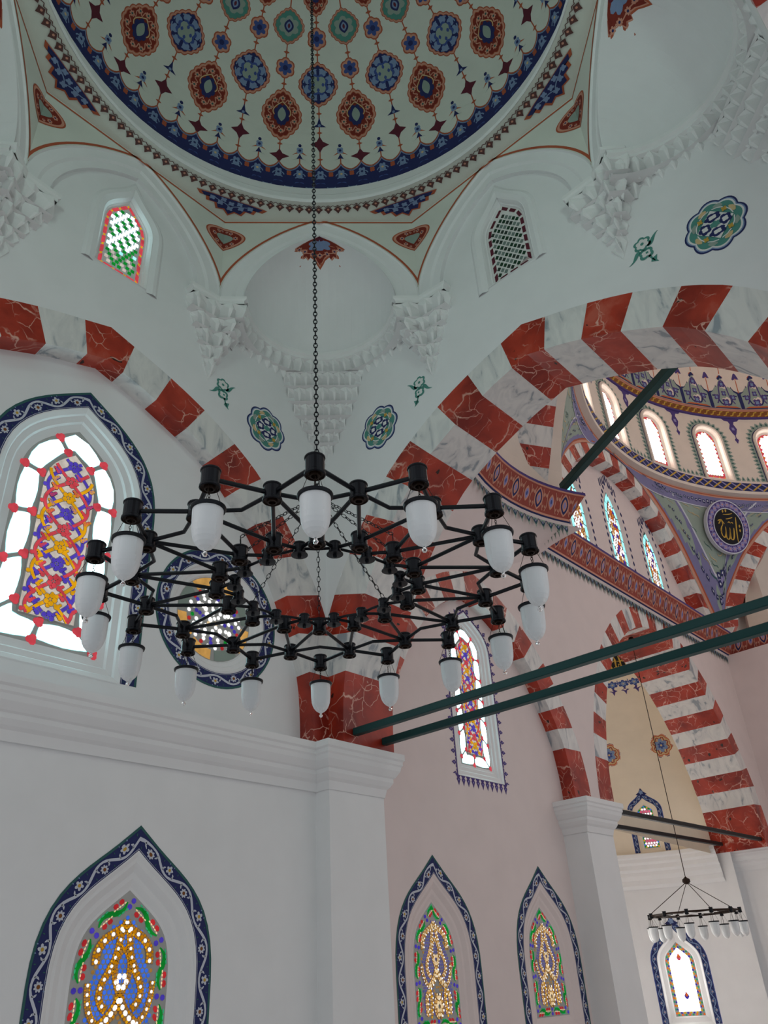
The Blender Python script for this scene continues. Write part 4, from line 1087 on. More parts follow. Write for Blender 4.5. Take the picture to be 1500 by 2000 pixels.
for i in range(9):
    x = -.5+i*.125
    stroke(mb, q, bez((x, .28), (x+.03, 0), (x-.12, -.2), (x+.1, -.24), 8), [.02, .045, .05, .04, .03, .05, .05, .04, .01], 'p_gold', 4)
    if i % 2: stroke(mb, q, [(x-.1, .1), (x, .05), (x+.12, .14)], [.01, .04, .02], 'p_gold', 4)
    fill(mb, q, ogive(x+.06, -.05+.2*(i % 3-1)*.5, .02, .025, 4), 'p_gold', 4)
for i in range(4): stroke(mb, q, bez((-.55+i*.3, -.2), (-.4+i*.3, -.3), (-.3+i*.3, -.25), (-.25+i*.3, -.08), 8), [.01, .04, .05, .05, .05, .04, .04, .03, .01], 'p_gold', 5)
o = mb.build('inscription_panel', None, ins(0, 0, 0)); tag(o, 'black panel with gold calligraphy behind the green tie bars', 'inscription')
mb = MB(); fl = ellmap(108, 48.5)
for i in range(7):
    x = -.9+i*.3
    g = lambda u, v, h=0, x=x: fl(x+u, v, h)
    fill(mb, g, scal(0, .12, .13, .12, 6, .25, 24), 'p_blue', 1); fill(mb, g, scal(0, .12, .07, .07, 5, .25), 'p_lightblue', 2); fill(mb, g, circ(0, .12, .025, 5), 'p_sand', 3)
    fill(mb, g, [(0, .02), (.05, -.06), (.11, -.09), (.04, -.12), (0, -.24), (-.04, -.12), (-.11, -.09), (-.05, -.06)], 'p_purple', 1)
    for sx in (-1, 1): stroke(mb, g, bez((0, .1), (sx*.1, -.02), (sx*.16, .12), (sx*.15, .26), 6), .022, 'p_blue', 1)
o = mb.build('painted_garland', None, fl(0, 0, 0)); tag(o, 'blue and violet painted flower garland under the black inscription panel', 'wall painting')
def border_apse(w, per, finial=True):
    def fn(mb, g, cv):
        scroll_border(mb, g, Path(offset(cv, .012)), w, per, rim='p_blue', vine='p_lightblue', base='p_navy', flow=('p_lightblue', 'p_salmon'))
        za = max(p[1] for p in cv)
        fill(mb, g, [(0, za+w*2.1), (w*.5, za+w*1.3), (w*1.1, za+w*.9), (0, za+w*.5), (-w*1.1, za+w*.9), (-w*.5, za+w*1.3)], 'p_navy', 4); fill(mb, g, scal(0, za+w*1.25, w*.4, w*.4, 5, .3, 20), 'p_lightblue', 5)
    return fn
def glass_pink(mb, g, G):
    zb = min(p[1] for p in G); za = max(p[1] for p in G); hw = max(p[0] for p in G); W = 2*hw
    fill(mb, g, G, 'p_lattice', -1, cxy(G)); F2 = inset(G, W*.14); mid = Path(inset(G, W*.08), True); n = int(mid.T/(W*.24)); per = mid.T/n
    for i in range(n):
        p = mid.at(per*i); blob(mb, g, p[0], p[1], W*.05, ('e_yellow', 'e_skyblue')[i % 2], 2)
        def gg(u, v, h=0, t=per*(i+.5)):
            p = mid.at((t+u) % mid.T, v); return g(p[0], p[1], h)
        fill(mb, gg, [(-per*.3, -W*.04), (per*.3, -W*.04), (per*.3, W*.04), (-per*.3, W*.04)], 'e_grn2', 1)
    s = W*.17; y = zb; r = 0
    while y < za:
        x = -hw+(s/2 if r % 2 else 0)
        while x < hw:
            if inside(F2, x, y): fill(mb, g, circ(x, y, s*.40, 8), 'e_pearl' if (r % 3) else 'e_pink', 2); fill(mb, g, circ(x, y, s*.50, 6), 'e_pink', 1)
            x += s
        y += s*.87; r += 1
MA = [(-.012, .004), (0, .004), (.02, -.03), (.06, -.05), (.10, -.07)]
window(F, 0, 4.22, 5.2, 5.52, .30, MA, glass_pink, 'small window of pink and green glass in the apse above the cornice', border_apse(.13, .3), 'cream_apse', gmap=plane(AC, AU, AR))
window(apm(AL), 0, .5, 1.75, 2.45, .50, [(-.012, .004), (0, .004), (.05, -.03), (.15, -.06), (.17, -.08)], glass_bright, 'bright yellow and white window below the far chandelier', border_apse(.15, .36), 'plaster', gmap=plane(AC, AL, AR))
for k_, az in enumerate((160, 205, 250)):
    window(apm(az), 0, 4.22, 5.2, 5.52, .30, MA, glass_bright, 'small unseen apse window added to brighten the apse', None, 'cream_apse', gmap=plane(AC, az, AR-.12)); window(apm(az), 0, .5, 1.75, 2.45, .50, MA, glass_bright, 'tall unseen apse window added to brighten the apse', None, 'plaster', gmap=plane(AC, az, AR-.12))  # glowing panes out of sight, added to lift the apse brightness
# apse cornice and lower white wall
arc = [(AC[0]+(AR-.22)*math.cos(math.radians(a)), AC[1]+(AR-.22)*math.sin(math.radians(a))) for a in range(88, 273, 4)]
PR2 = [(-.24, .0), (0, 0), (0, -.08), (-.03, -.12), (-.03, -.2), (-.07, -.26), (-.07, -.36), (-.12, -.42), (-.12, -.5), (-.16, -.6), (-.16, -.72), (-.21, -.8)]
sweep('trim_5', arc[::-1], PR2, 4.18)
# soffit wall strips of the apse opening
mb = MB(); mb.strip([Vector((-1.3, Y3+3.70, z)) for z in (0, 4.2)], [Vector((-.9, Y3+3.70, z)) for z in (0, 4.2)], 'plaster'); struct(mb.build('wall_apse_side'))
mb = MB()   # wall ring closing the gap between the arch and the half dome
A = resample(A3I, 30)
pts = A+[(-x, z) for x, z in A[-2::-1]]
mb.strip([Vector((-1.3, Y3+x, z)) for x, z in pts], [Vector((-1.3, Y3+x*1.2, z+.5)) for x, z in pts], 'cream_apse'); struct(mb.build('wall_apse_arch'))

# ================================================================== main dome on six arches
HC = (8.27, 10.65); HA = 8.07; HX = (8.27, 10.42)      # drum centre, centre of the six arches
# painted cornice at z 9.2 - 9.85
def painted_cornice(name, pts, zt, label, n_un):
    """pts plan polyline of the outer top edge, room to the right of travel"""
    N = normals(pts); root = None
    prof = [(-.5, 0), (0, 0), (0, -.06), (-.02, -.08), (-.25, -.50), (-.26, -.54), (-.29, -.56), (-.33, -.60)]
    mb = MB(); rings = [[Vector((q[0]+n[0]*p, q[1]+n[1]*p, zt+h)) for q, n in zip(pts, N)] for p, h in prof]
    keys = ['beige', 'p_purple', 'p_salmon', 'p_redpaint', 'p_salmon', 'p_navy', 'beige']
    for (a, b), k in zip(zip(rings, rings[1:]), keys): mb.strip(a, b, k)
    o = mb.build(name, None, (pts[0][0], pts[0][1], zt-.6)); tag(o, label, 'cornice')
    P = Path(pts); mp = MB()
    def pf(t, v, h=0):      # v: 0 top .. 1 bottom of the sloping face
        p = P.at(t, -.02-.23*v+h); return Vector((p[0], p[1], zt-.08-.42*v-h*.5))
    T = P.T; n = int(T/.30)
    for i in range(n):
        g = lambda u, v, h=0, t=(i+.5)*T/n: pf(t+u, .5-v, h)
        if i % 2 == 0:
            fill(mp, g, ogive(0, 0, .105, .46), 'p_salmon', 0); fill(mp, g, ogive(0, 0, .08, .38), 'p_navy', 1); fill(mp, g, ogive(0, 0, .05, .26), 'p_salmon', 2); fill(mp, g, ogive(0, 0, .03, .15), 'p_lilac', 3)
        else:
            fill(mp, g, ogive(0, 0, .065, .32), 'p_salmon', 1); fill(mp, g, ogive(0, 0, .045, .22), 'p_lilac', 2); fill(mp, g, ogive(0, 0, .018, .1), 'p_blue', 3)
        for sx in (-1, 1):
            stroke(mp, g, bez((sx*.08, .42), (sx*.15, .2), (sx*.04, -.1), (sx*.13, -.42), 6), .014, 'p_salmon', 1)
            fill(mp, g, ogive(sx*.13, .2, .02, .09, 4), 'p_salmon', 2); fill(mp, g, ogive(sx*.13, -.25, .015, .07, 4), 'p_salmon', 2)
    m = int(T/.17)
    def pw(t, v, h=0): p = P.at(t, -.335+h); return Vector((p[0], p[1], zt-.60-v))
    for i in range(m):
        g = lambda u, v, h=0, t=(i+.5)*T/m: pw(t+u, v, h)
        fill(mp, g, [(-.07, 0), (.07, 0), (.06, .07), (.03, .12), (0, .22), (-.03, .12), (-.06, .07)], 'p_greygreen', 1); fill(mp, g, ogive(0, .08, .035, .07, 5), 'p_tealdark', 2); fill(mp, g, ogive(0, .06, .014, .03, 4), 'p_lilac', 3)
        stroke(mp, g, [(-.085, .0), (-.05, .05), (-.02, .1), (.02, .1), (.05, .05), (.085, 0)], .012, 'p_navy', 3)
    mp.build('painted_frieze', o, (pts[0][0], pts[0][1], zt-.6)); return o
EX, EY, ER = 4.30, 3.80, 3.30      # exedra cornice circle
CE = (1.30, 5.72)
a_end = math.degrees(math.atan2(CE[1]-EY, CE[0]-EX))
exa = [(EX+math.hypot(CE[0]-EX, CE[1]-EY)*(1-.0*i)*math.cos(math.radians(a)), 0) for i, a in enumerate(())]
exc = []
for i in range(26):
    t = i/25; a = math.radians(a_end+(262-a_end)*t); r = math.hypot(CE[0]-EX, CE[1]-EY)*(1-t)**2+ER*(1-(1-t)**2)
    exc.append((EX+r*math.cos(a), EY+r*math.sin(a)))
# travel with the room on the right-hand side
painted_cornice('painted_cornice', exc[::-1]+[(.36, 5.90)], 9.55, 'curved red and blue painted cornice beside the large striped arch', 20)
painted_cornice('painted_cornice', [(.36, 5.6), (.36, 15.38), (1.6, 15.30), (4, 14.9)], 9.55, 'straight red and blue painted cornice above the apse arch', 30)
# surface under the curved cornice down to the side wall
mb = MB(); NE = 26
top = [Vector((x-(x-EX)*0, y, 8.97)) for x, y in exc]
top = []
for (x, y) in exc:
    dx, dy = x-EX, y-EY; l = math.hypot(dx, dy); top.append(Vector((x+dx/l*.33, y+dy/l*.33, 8.96)))
bot = []
for i, p in enumerate(top):
    t = i/(len(top)-1)
    if t < .42: y = 6.05-(6.05-.91)*(t/.42); bot.append(Vector((.0, y, 8.9-1.15*math.sin(PI/2*min(1, (6.05-y)/3.0)) if y > 3.0 else 7.75-.9*(3.0-y)/2.1)))
    else: bot.append(Vector((.0+p.x*min(1, (t-.42)/.25), .90, 6.85+1.7*min(1, (t-.42)/.3))))
for j in range(8):
    def mixp(a, b, s): q = a.lerp(b, s); return q + (a-b)*0
    s0, s1 = j/8, (j+1)/8
    mb.strip([a.lerp(b, s0)+Vector((-.15, -.05, 0))*math.sin(PI*s0)*.6 for a, b in zip(top, bot)], [a.lerp(b, s1)+Vector((-.15, -.05, 0))*math.sin(PI*s1)*.6 for a, b in zip(top, bot)], 'beige')
o = mb.build('wall_exedra_lower', None, None, True); struct(o)
# exedra half dome above the cornice (limited to the outer side of its arch)
def exedra(cx, cy, r, z0, a0, a1, name, k='cream_main'):
    mb = MB(); rings = []
    for j in range(17):
        l = PI/2*j/16; rr = [2.9+1.12*math.cos(PI*i/30)**2 for i in range(31)]; rings.append([Vector((cx+rr[i]*math.cos(l)*math.cos(math.radians(a0+(a1-a0)*i/30)), cy+rr[i]*math.cos(l)*math.sin(math.radians(a0+(a1-a0)*i/30)), z0+r*math.sin(l))) for i in range(31)])
    mb.loft(([[Vector((p.x, p.y, z0-1.0)) for p in rings[0]]] if cy > 10 else [])+rings, k, False); return struct(mb.build(name, None, None, True))
exedra(EX, EY, 3.6, 9.56, 150, 330, 'ceiling_exedra')
exedra(EX, 2*HC[1]-EY, 3.6, 9.56, 30, 210, 'ceiling_exedra_far')
HO = [(0, 13.28), (.5, 13.26), (1.0, 13.16), (1.5, 12.98), (2.0, 12.72), (2.5, 12.36), (3.0, 11.85), (3.4, 11.3), (3.8, 10.6), (4.2, 9.9), (4.4, 9.5)]
HI = [(0, 12.86), (.5, 12.84), (1.0, 12.74), (1.5, 12.56), (2.0, 12.28), (2.45, 11.9), (2.85, 11.4), (3.2, 10.85), (3.5, 10.3), (3.8, 9.75), (3.92, 9.5)]
HO2 = [(min(4.64, s*1.09), z+.16) for s, z in HO]; HI2 = [(min(4.2, s*1.09), z+.16) for s, z in HI]
HL = {180: 'red and white striped arch over the three tall cyan edged windows', 240: 'striped arch beside the curved cornice under the main dome', 120: 'striped arch right of the calligraphy roundel'}
for deg, dep in ((180, .38), (240, 1.0), (120, 1.0)):
    f = plane(HX, deg, HA)
    nj = 14
    hi, ho = (HI, HO) if deg == 180 else (HI2, HO2)
    stones('striped_arch', f, hi, ho, dep, [0, .5/nj]+[(i+.5)/nj for i in range(1, nj)]+[1], [0, .5/nj]+[(i+.5)/nj for i in range(1, nj)]+[1], HL[deg], None, False, origin=f(0, 9.6, 0), sub=4)
    ml = MB(); pass
    for sx in (1, -1):
        P = [(sx*x, z) for x, z in ho]; 
        stroke(ml, f, [(x+sx*.06, z+.05) for x, z in P], .05, 'p_line', 2); stroke(ml, f, [(x+sx*.10, z+.10) for x, z in P], .05, 'p_salmon', 2)
    struct(ml.build('trim_6'))
# tympanum with three windows
TY = plane(HX, 180, HA+.38)
mb = MB(); thI = cfun(HI)
TWc = {-1.95: (.46, 8.9, 11.0, 12.05), 0: (.46, 8.9, 11.3, 12.48), 1.95: (.46, 8.9, 11.0, 12.05)}
us = [s*x for x, z in HI for s in (1, -1)]
columns(mb, TY, us, lambda u: 8.8, lambda u: max(8.9, thI(u)), [hole(c, arch(*p, False, 12, .55, .4, 1.6), 8.9) for c, p in TWc.items()], 'beige')
struct(mb.build('wall_tympanum'))
def glass_cyan(mb, g, G):
    zb = min(p[1] for p in G); za = max(p[1] for p in G); hw = max(p[0] for p in G); W = 2*hw
    fill(mb, g, G, 'p_tealdark', -1, cxy(G)); mid = Path(inset(G, W*.10), True); n = int(mid.T/(W*.42)); per = mid.T/n
    for i in range(n):
        def gg(u, v, h=0, t=per*(i+.5)):
            p = mid.at((t+u) % mid.T, v); return g(p[0], p[1], h)
        l = per*.46; fill(mb, gg, [(-l, -W*.08), (0, -W*.09), (l, -W*.08), (l, W*.08), (0, W*.09), (-l, W*.08)], 'e_cyan', 1)
    F2 = inset(G, W*.21); fill(mb, g, F2, 'p_orange', 2, cxy(F2))
    s = W*.15; y = zb; r = 0; ks = ['e_pearl', 'e_warm', 'e_amber', 'e_pearl', 'e_goldpale', 'e_violet', 'e_pearl', 'e_orange']
    while y < za:
        x = -hw+(s/2 if r % 2 else 0)
        while x < hw:
            if inside(F2, x, y): fill(mb, g, [(x+s*.42*math.cos(a), y+s*.50*math.sin(a)) for a in (0, 1.1, 1.9, 3.1, 4.2, 5.2)], random.choice(ks), 3)
            x += s
        y += s*.9; r += 1
def border_dash(mb, g, cv):
    P = Path(offset(cv, .12)); n = int(P.T/.2)
    for i in range(n):
        p = P.at(P.T*(i+.5)/n); fill(mb, g, ogive(p[0], p[1], .045, .075, 5), 'p_navy', 1)
    za = max(p[1] for p in cv)
    for q in range(-4, 5): fill(mb, g, [(q*.1-.03, za-.02-abs(q)*.07+.15), (q*.1+.03, za-.02-abs(q)*.07+.15), (q*.1+.02, za-abs(q)*.07+.36), (q*.1-.02, za-abs(q)*.07+.36)], 'p_navy', 2)
for c, lab in ((-1.95, 'tall cyan edged window partly behind the curved cornice'), (0, 'middle and tallest of three cyan edged windows under the main dome'), (1.95, 'rightmost of three cyan edged windows under the main dome')):
    p = TWc[c]; window(TY, c, p[1], p[2], p[3], p[0], [(-.012, .004), (0, .004), (.03, -.03), (.08, -.05)], glass_cyan, lab, border_dash, 'beige', k1=.55, k2=.4, slope=1.6)
# pendentives between the arches and the ring
RR, RZ = 8.12, 13.42
def pend(dv):   # dv: azimuth of the vertex of the hexagon
    rows = []
    for j in range(33):
        t = j/32; a = dv-30+60*t
        side = dv-30 if t < .5 else dv+30
        d = math.radians(a-side); s = HA*math.tan(d); hh = HO if side == 180 else HO2; mx_ = hh[-1][0]; zz = cfun(hh)(min(abs(s), mx_-.001)) if abs(s) < mx_ else 9.5
        zz = max(9.5, zz-.03); rb = HA/math.cos(d)-.012
        col = []
        for i in range(13):
            q = i/12; z = zz+(RZ-zz)*q; r = rb+(RR-rb)*(.55*q+.45*math.sin(PI/2*q))
            col.append((r, a, z, HX[1]+(HC[1]-HX[1])*q))
        rows.append(col)
    return rows
def ppt(c): r, a, z, yc = c; return Vector((HC[0]+r*math.cos(math.radians(a)), yc+r*math.sin(math.radians(a)), z))
for dv in (150, 210, 90):
    rows = pend(dv); mb = MB()
    for A, B in zip(rows, rows[1:]): mb.strip([ppt(c) for c in A], [ppt(c) for c in B], 'p_greygreen')
    o = mb.build('pendentive', None, ppt(rows[16][0])); lab = {150: 'painted pendentive carrying the round gold calligraphy', 210: 'painted pendentive left of the tall cyan edged windows', 90: 'painted pendentive further right, mostly hidden'}[dv]
    tag(o, lab, 'pendentive')
    mp = MB()
    def S(t, q, h=0):      # surface parameters
        t = max(0, min(1, t)); x = t*32; i = min(31, int(x)); fx = x-i; y = max(0, min(1, q))*12; j = min(11, int(y)); fy = y-j
        P = [ppt(rows[i][j]), ppt(rows[i+1][j]), ppt(rows[i+1][j+1]), ppt(rows[i][j+1])]
        p = P[0]*(1-fx)*(1-fy)+P[1]*fx*(1-fy)+P[2]*fx*fy+P[3]*(1-fx)*fy
        c = Vector((HC[0], HC[1], p.z-2)); return p+(c-p).normalized()*h
    # find q for a metric offset from the lower (arch) edge
    def edgeq(t, d):
        A = ppt(rows[min(32, int(round(t*32)))][0]); B = ppt(rows[min(32, int(round(t*32)))][12]); L = (B-A).length
        return min(1, d/max(L, 1e-3))
    ts = [i/32 for i in range(0, 33)]
    def bandp(d0, d1, k, lay, top=False):
        A = []; B = []
        for t in ts:
            q0, q1 = edgeq(t, d0), edgeq(t, d1)
            if top: q0, q1 = 1-q0, 1-q1
            if not top: # horizontal thickness grows where the edge is steep
                st = 1+2.4*(1-abs(2*t-1))**1.1; q0, q1 = min(1, q0*st), min(1, q1*st)
            A.append(S(t, q0, .004+lay*.002)); B.append(S(t, q1, .004+lay*.002))
        mp.strip(A, B, k)
    bandp(.0, .05, 'p_salmon', 1); bandp(.05, .08, 'p_line', 2); bandp(.08, .42, 'p_dusk', 1); bandp(.42, .45, 'p_vine', 2)
    bandp(0, .10, 'p_salmon', 3, True); bandp(.03, .06, 'p_line', 4, True); bandp(.10, .46, 'p_dusk', 3, True); bandp(.46, .49, 'p_vine', 4, True)
    for i in range(0, 62):
        t = (i+.5)/62
        q1 = 1-edgeq(t, .28); g = lambda u, v, h=0, t=t, q1=q1: S(t+u/9., q1+v/3.8, .012+h)
        if (1-q1) < .45: fill(mp, g, scal(0, 0, .05, .07, 4, .25, 12), 'p_navy', 2); fill(mp, g, circ(0, 0, .03, 5), 'p_vine', 3)
        q0 = edgeq(t, .25)*(1+2.4*(1-abs(2*t-1))**1.1)
        if q0 < .5: g = lambda u, v, h=0, t=t, q0=q0: S(t+u/9., q0+v/3.8, .012+h); fill(mp, g, scal(0, 0, .05, .07, 4, .25, 12), 'p_navy', 2); fill(mp, g, circ(0, 0, .025, 5), 'p_vine', 3)
    for t, q, r in ((.25, .80, 1.3), (.75, .80, 1.3), (.5, .36, 1.2), (.17, .84, .6), (.83, .84, .6), (.5, .22, .7)):
        g = lambda u, v, h=0, t=t, q=q: S(t+u/9., q+v/3.8, .012+h)
        for k in range(5):
            a = 2*PI*k/5+PI/2; fill(mp, g, scal(.13*r*math.cos(a), .15*r*math.sin(a), .07*r, .08*r, 4, .25, 12, a), 'p_navy', 2); fill(mp, g, circ(.13*r*math.cos(a), .15*r*math.sin(a), .03*r, 6), 'p_vine', 3)
        fill(mp, g, scal(0, 0, .07*r, .07*r, 4, .25, 12), 'p_lilac', 2)
    for i in range(120):
        rr = random.Random(i); t = .12+.76*rr.random(); q = .25+.62*rr.random()
        if abs(t-.5) > .03+.42*q or edgeq(t, .5) > q: continue
        g = lambda u, v, h=0, t=t, q=q: S(t+u/9., q+v/3.8, .010+h)
        stroke(mp, g, bez((-.12, 0), (-.05, .12), (.05, -.12), (.12, 0), 5), .02, 'p_sand' if i % 2 else 'p_tealdark', 0)
    mp.build('painted_bands', o, ppt(rows[16][0]))
    if dv == 150:
        # calligraphy roundel
        cen = S(.483, .70); nrm = (Vector((HC[0], HC[1], cen.z-3.2))-cen).normalized(); rg = Vector((0, 0, 1)).cross(nrm)*-1; rg = nrm.cross(Vector((0, 0, 1))); rg.normalize(); upv = rg.cross(nrm)*-1; upv = nrm.cross(rg)*-1
        upv = rg.cross(-nrm); 
        if upv.z < 0: upv = -upv
        upv = (S(.5, .88)-S(.5, .52)).normalized(); rgt = (S(.56, .7)-S(.44, .7)).normalized(); nrm = rgt.cross(upv)
        if nrm.dot(Vector((HC[0], HC[1], 10))-cen) < 0: nrm = -nrm
        rgt = nrm.cross(upv)*-1; rgt = upv.cross(nrm); cen = cen+nrm*.16
        md = MB(); R0 = .80
        g = lambda u, v, h=0: cen+rgt*u+upv*v+nrm*(h+.05)
        md.strip([g(*p, -.12) for p in circ(0, 0, R0, 48)], [g(*p, 0) for p in circ(0, 0, R0, 48)], 'p_vine', True)
        fill(md, g, circ(0, 0, R0, 48), 'p_vine', 0, (0, 0)); fill(md, g, circ(0, 0, R0*.96, 48), 'p_purple', 1, (0, 0))
        for i in range(24):
            a = 2*PI*i/24; x, y = R0*.83*math.cos(a), R0*.83*math.sin(a)
            fill(md, g, scal(x, y, .075, .075, 4, .25, 16), 'p_lilac', 2); fill(md, g, circ(x, y, .025, 6), 'p_salmon', 3)
            a += PI/24; stroke(md, g, [(R0*.74*math.cos(a-.08), R0*.74*math.sin(a-.08)), (R0*.92*math.cos(a+.08), R0*.92*math.sin(a+.08))], .03, 'p_lilac', 2)
        fill(md, g, circ(0, 0, R0*.70, 40), 'p_vine', 4, (0, 0)); fill(md, g, circ(0, 0, R0*.66, 40), 'p_black', 5, (0, 0))
        if dv == 150:
            c = R0*.66
            def st(P, w, n=10, k='p_gold'):
                Q = bez(*[(x*c, y*c) for x, y in P], n); stroke(md, g, Q, [w*c*(.25+.75*math.sin(PI*min(1, (.12+.8*i/n)))) for i in range(n+1)], k, 7)
            st([(.52, .62), (.55, .2), (.50, -.3), (.60, -.80)], .09)                 # alif
            st([(.34, -.02), (.36, -.4), (.34, -.72), (.18, -.72)], .10); st([(.20, -.72), (.02, -.72), (.10, -.3), (.06, -.05)], .09)     # lam
            st([(.06, -.1), (.08, -.5), (.04, -.74), (-.12, -.74)], .10); st([(-.10, -.74), (-.30, -.72), (-.20, -.3), (-.24, -.05)], .09)  # lam
            st([(-.24, -.2), (-.22, -.6), (-.34, -.76), (-.46, -.62)], .09); st([(-.46, -.62), (-.62, -.45), (-.56, -.1), (-.44, .0)], .09)   # ha
            st([(-.36, .64), (-.1, .66), (.1, .72), (.30, .80)], .05); st([(-.18, .40), (0, .44), (.15, .5), (.30, .58)], .06)
            st([(-.70, .05), (-.5, .3), (-.6, .4), (-.3, .1)], .10); st([(-.75, .2), (-.6, .35), (-.4, .3), (-.42, .0)], .08); st([(-.05, .2), (0, .3), (.1, .28), (.12, .2)], .06); st([(.15, .22), (.22, .3), (.3, .28), (.3, .2)], .05)
            for x, y in ((-.36, .82), (-.15, .88), (.78, -.1), (.76, .15), (-.55, -.35)): fill(md, g, ogive(x*c, y*c, .03, .05, 4), 'p_gold', 7)
        else:
            c = R0*.66
            for i in range(5): stroke(md, g, bez((-.6*c+i*.25*c, .4*c), (-.5*c+i*.25*c, -.3*c), (-.7*c+i*.25*c, -.5*c), (-.35*c+i*.25*c, -.5*c), 8), .05, 'p_gold', 7)
        ob = md.build('calligraphy_roundel', None, cen); tag(ob, 'round black disc with gold Arabic calligraphy in a violet patterned ring' if dv == 150 else 'second calligraphy disc hidden behind the striped arch', 'calligraphy roundel')
        # small sprays round the disc
        for (x, y) in ((-1.25, .62), (1.25, .62), (0, -1.35)):
            pass
# drum
DRR = 8.0; DZ0, DZ1 = 13.42, 16.25
mb = MB(); ring = lambda r, z, n=144: [Vector((HC[0]+r*math.cos(2*PI*i/n), HC[1]+r*math.sin(2*PI*i/n), z)) for i in range(n)]
mb.loft([ring(RR, RZ), ring(7.95, RZ+.02), ring(7.93, RZ+.10)], 'cream_main'); mb.loft([ring(7.93, RZ+.10), ring(7.93, RZ+.38)], 'p_navy'); mb.loft([ring(7.93, RZ+.38), ring(7.96, RZ+.44), ring(DRR, RZ+.45)], 'beige')
root2 = mb.build('ceiling_main_dome'); struct(root2)
mp = MB(); f = cylmap(HC, 7.93, 180)
n = 150
for i in range(n):
    u = 2*PI*7.93*(i+.5)/n; w = 2*PI*7.93/n
    for sx in (-1, 1): stroke(mp, f, [(u-sx*w*.5, RZ+.12), (u, RZ+.24), (u+sx*w*.5, RZ+.36)], .045, 'p_gold' if sx > 0 else 'p_lilac', 1+(sx > 0))
WAZ = [178.4-15*i for i in range(24)]
cf = cylmap(HC, DRR, 178.4); du = 2*PI*DRR/24
DW = dict(hw=.42, zb=13.92, zs=15.35, za=15.78)
def roundarch(hw, zb, zs, n=10):
    R = [(hw, zb)]+[(hw*math.cos(PI/2*i/n), zs+hw*math.sin(PI/2*i/n)) for i in range(n+1)]
    return R+[(-x, z) for x, z in R[-2::-1]]
RA = roundarch(.42, 13.92, 15.40); RAh = [p for p in RA if p[0] >= 0]
md2 = MB()
us = [du*(i-.5) for i in range(25)]
columns(md2, cf, [x+du*0 for x in us]+[du*i+du*q/6 for i in range(24) for q in range(-2, 3)], lambda u: RZ+.44, lambda u: DZ1, [hole(du*i, RAh, 13.92) for i in range(24)], 'cream_main')
md2.build('drum_wall', root2)
def glass_drum(mb, g, G):
    zb = min(p[1] for p in G); za = max(p[1] for p in G); hw = max(p[0] for p in G); W = 2*hw
    fill(mb, g, G, 'e_red', -1, cxy(G)); F2 = inset(G, W*.12); fill(mb, g, F2, 'p_salmon', 1, cxy(F2))
    s = W*.135; y = zb; r = 0
    while y < za:
        x = -hw+(s/2 if r % 2 else 0)
        while x < hw:
            if inside(F2, x, y): fill(mb, g, circ(x, y, s*.55, 6, None, PI/6), 'e_day', 2)
            x += s
        y += s*.87; r += 1
    mid = Path(inset(G, W*.06), True); n = int(mid.T/(W*.3))
    for i in range(n): p = mid.at(mid.T*i/n); blob(mb, g, p[0], p[1], W*.035, 'e_yellow', 3)
first = None
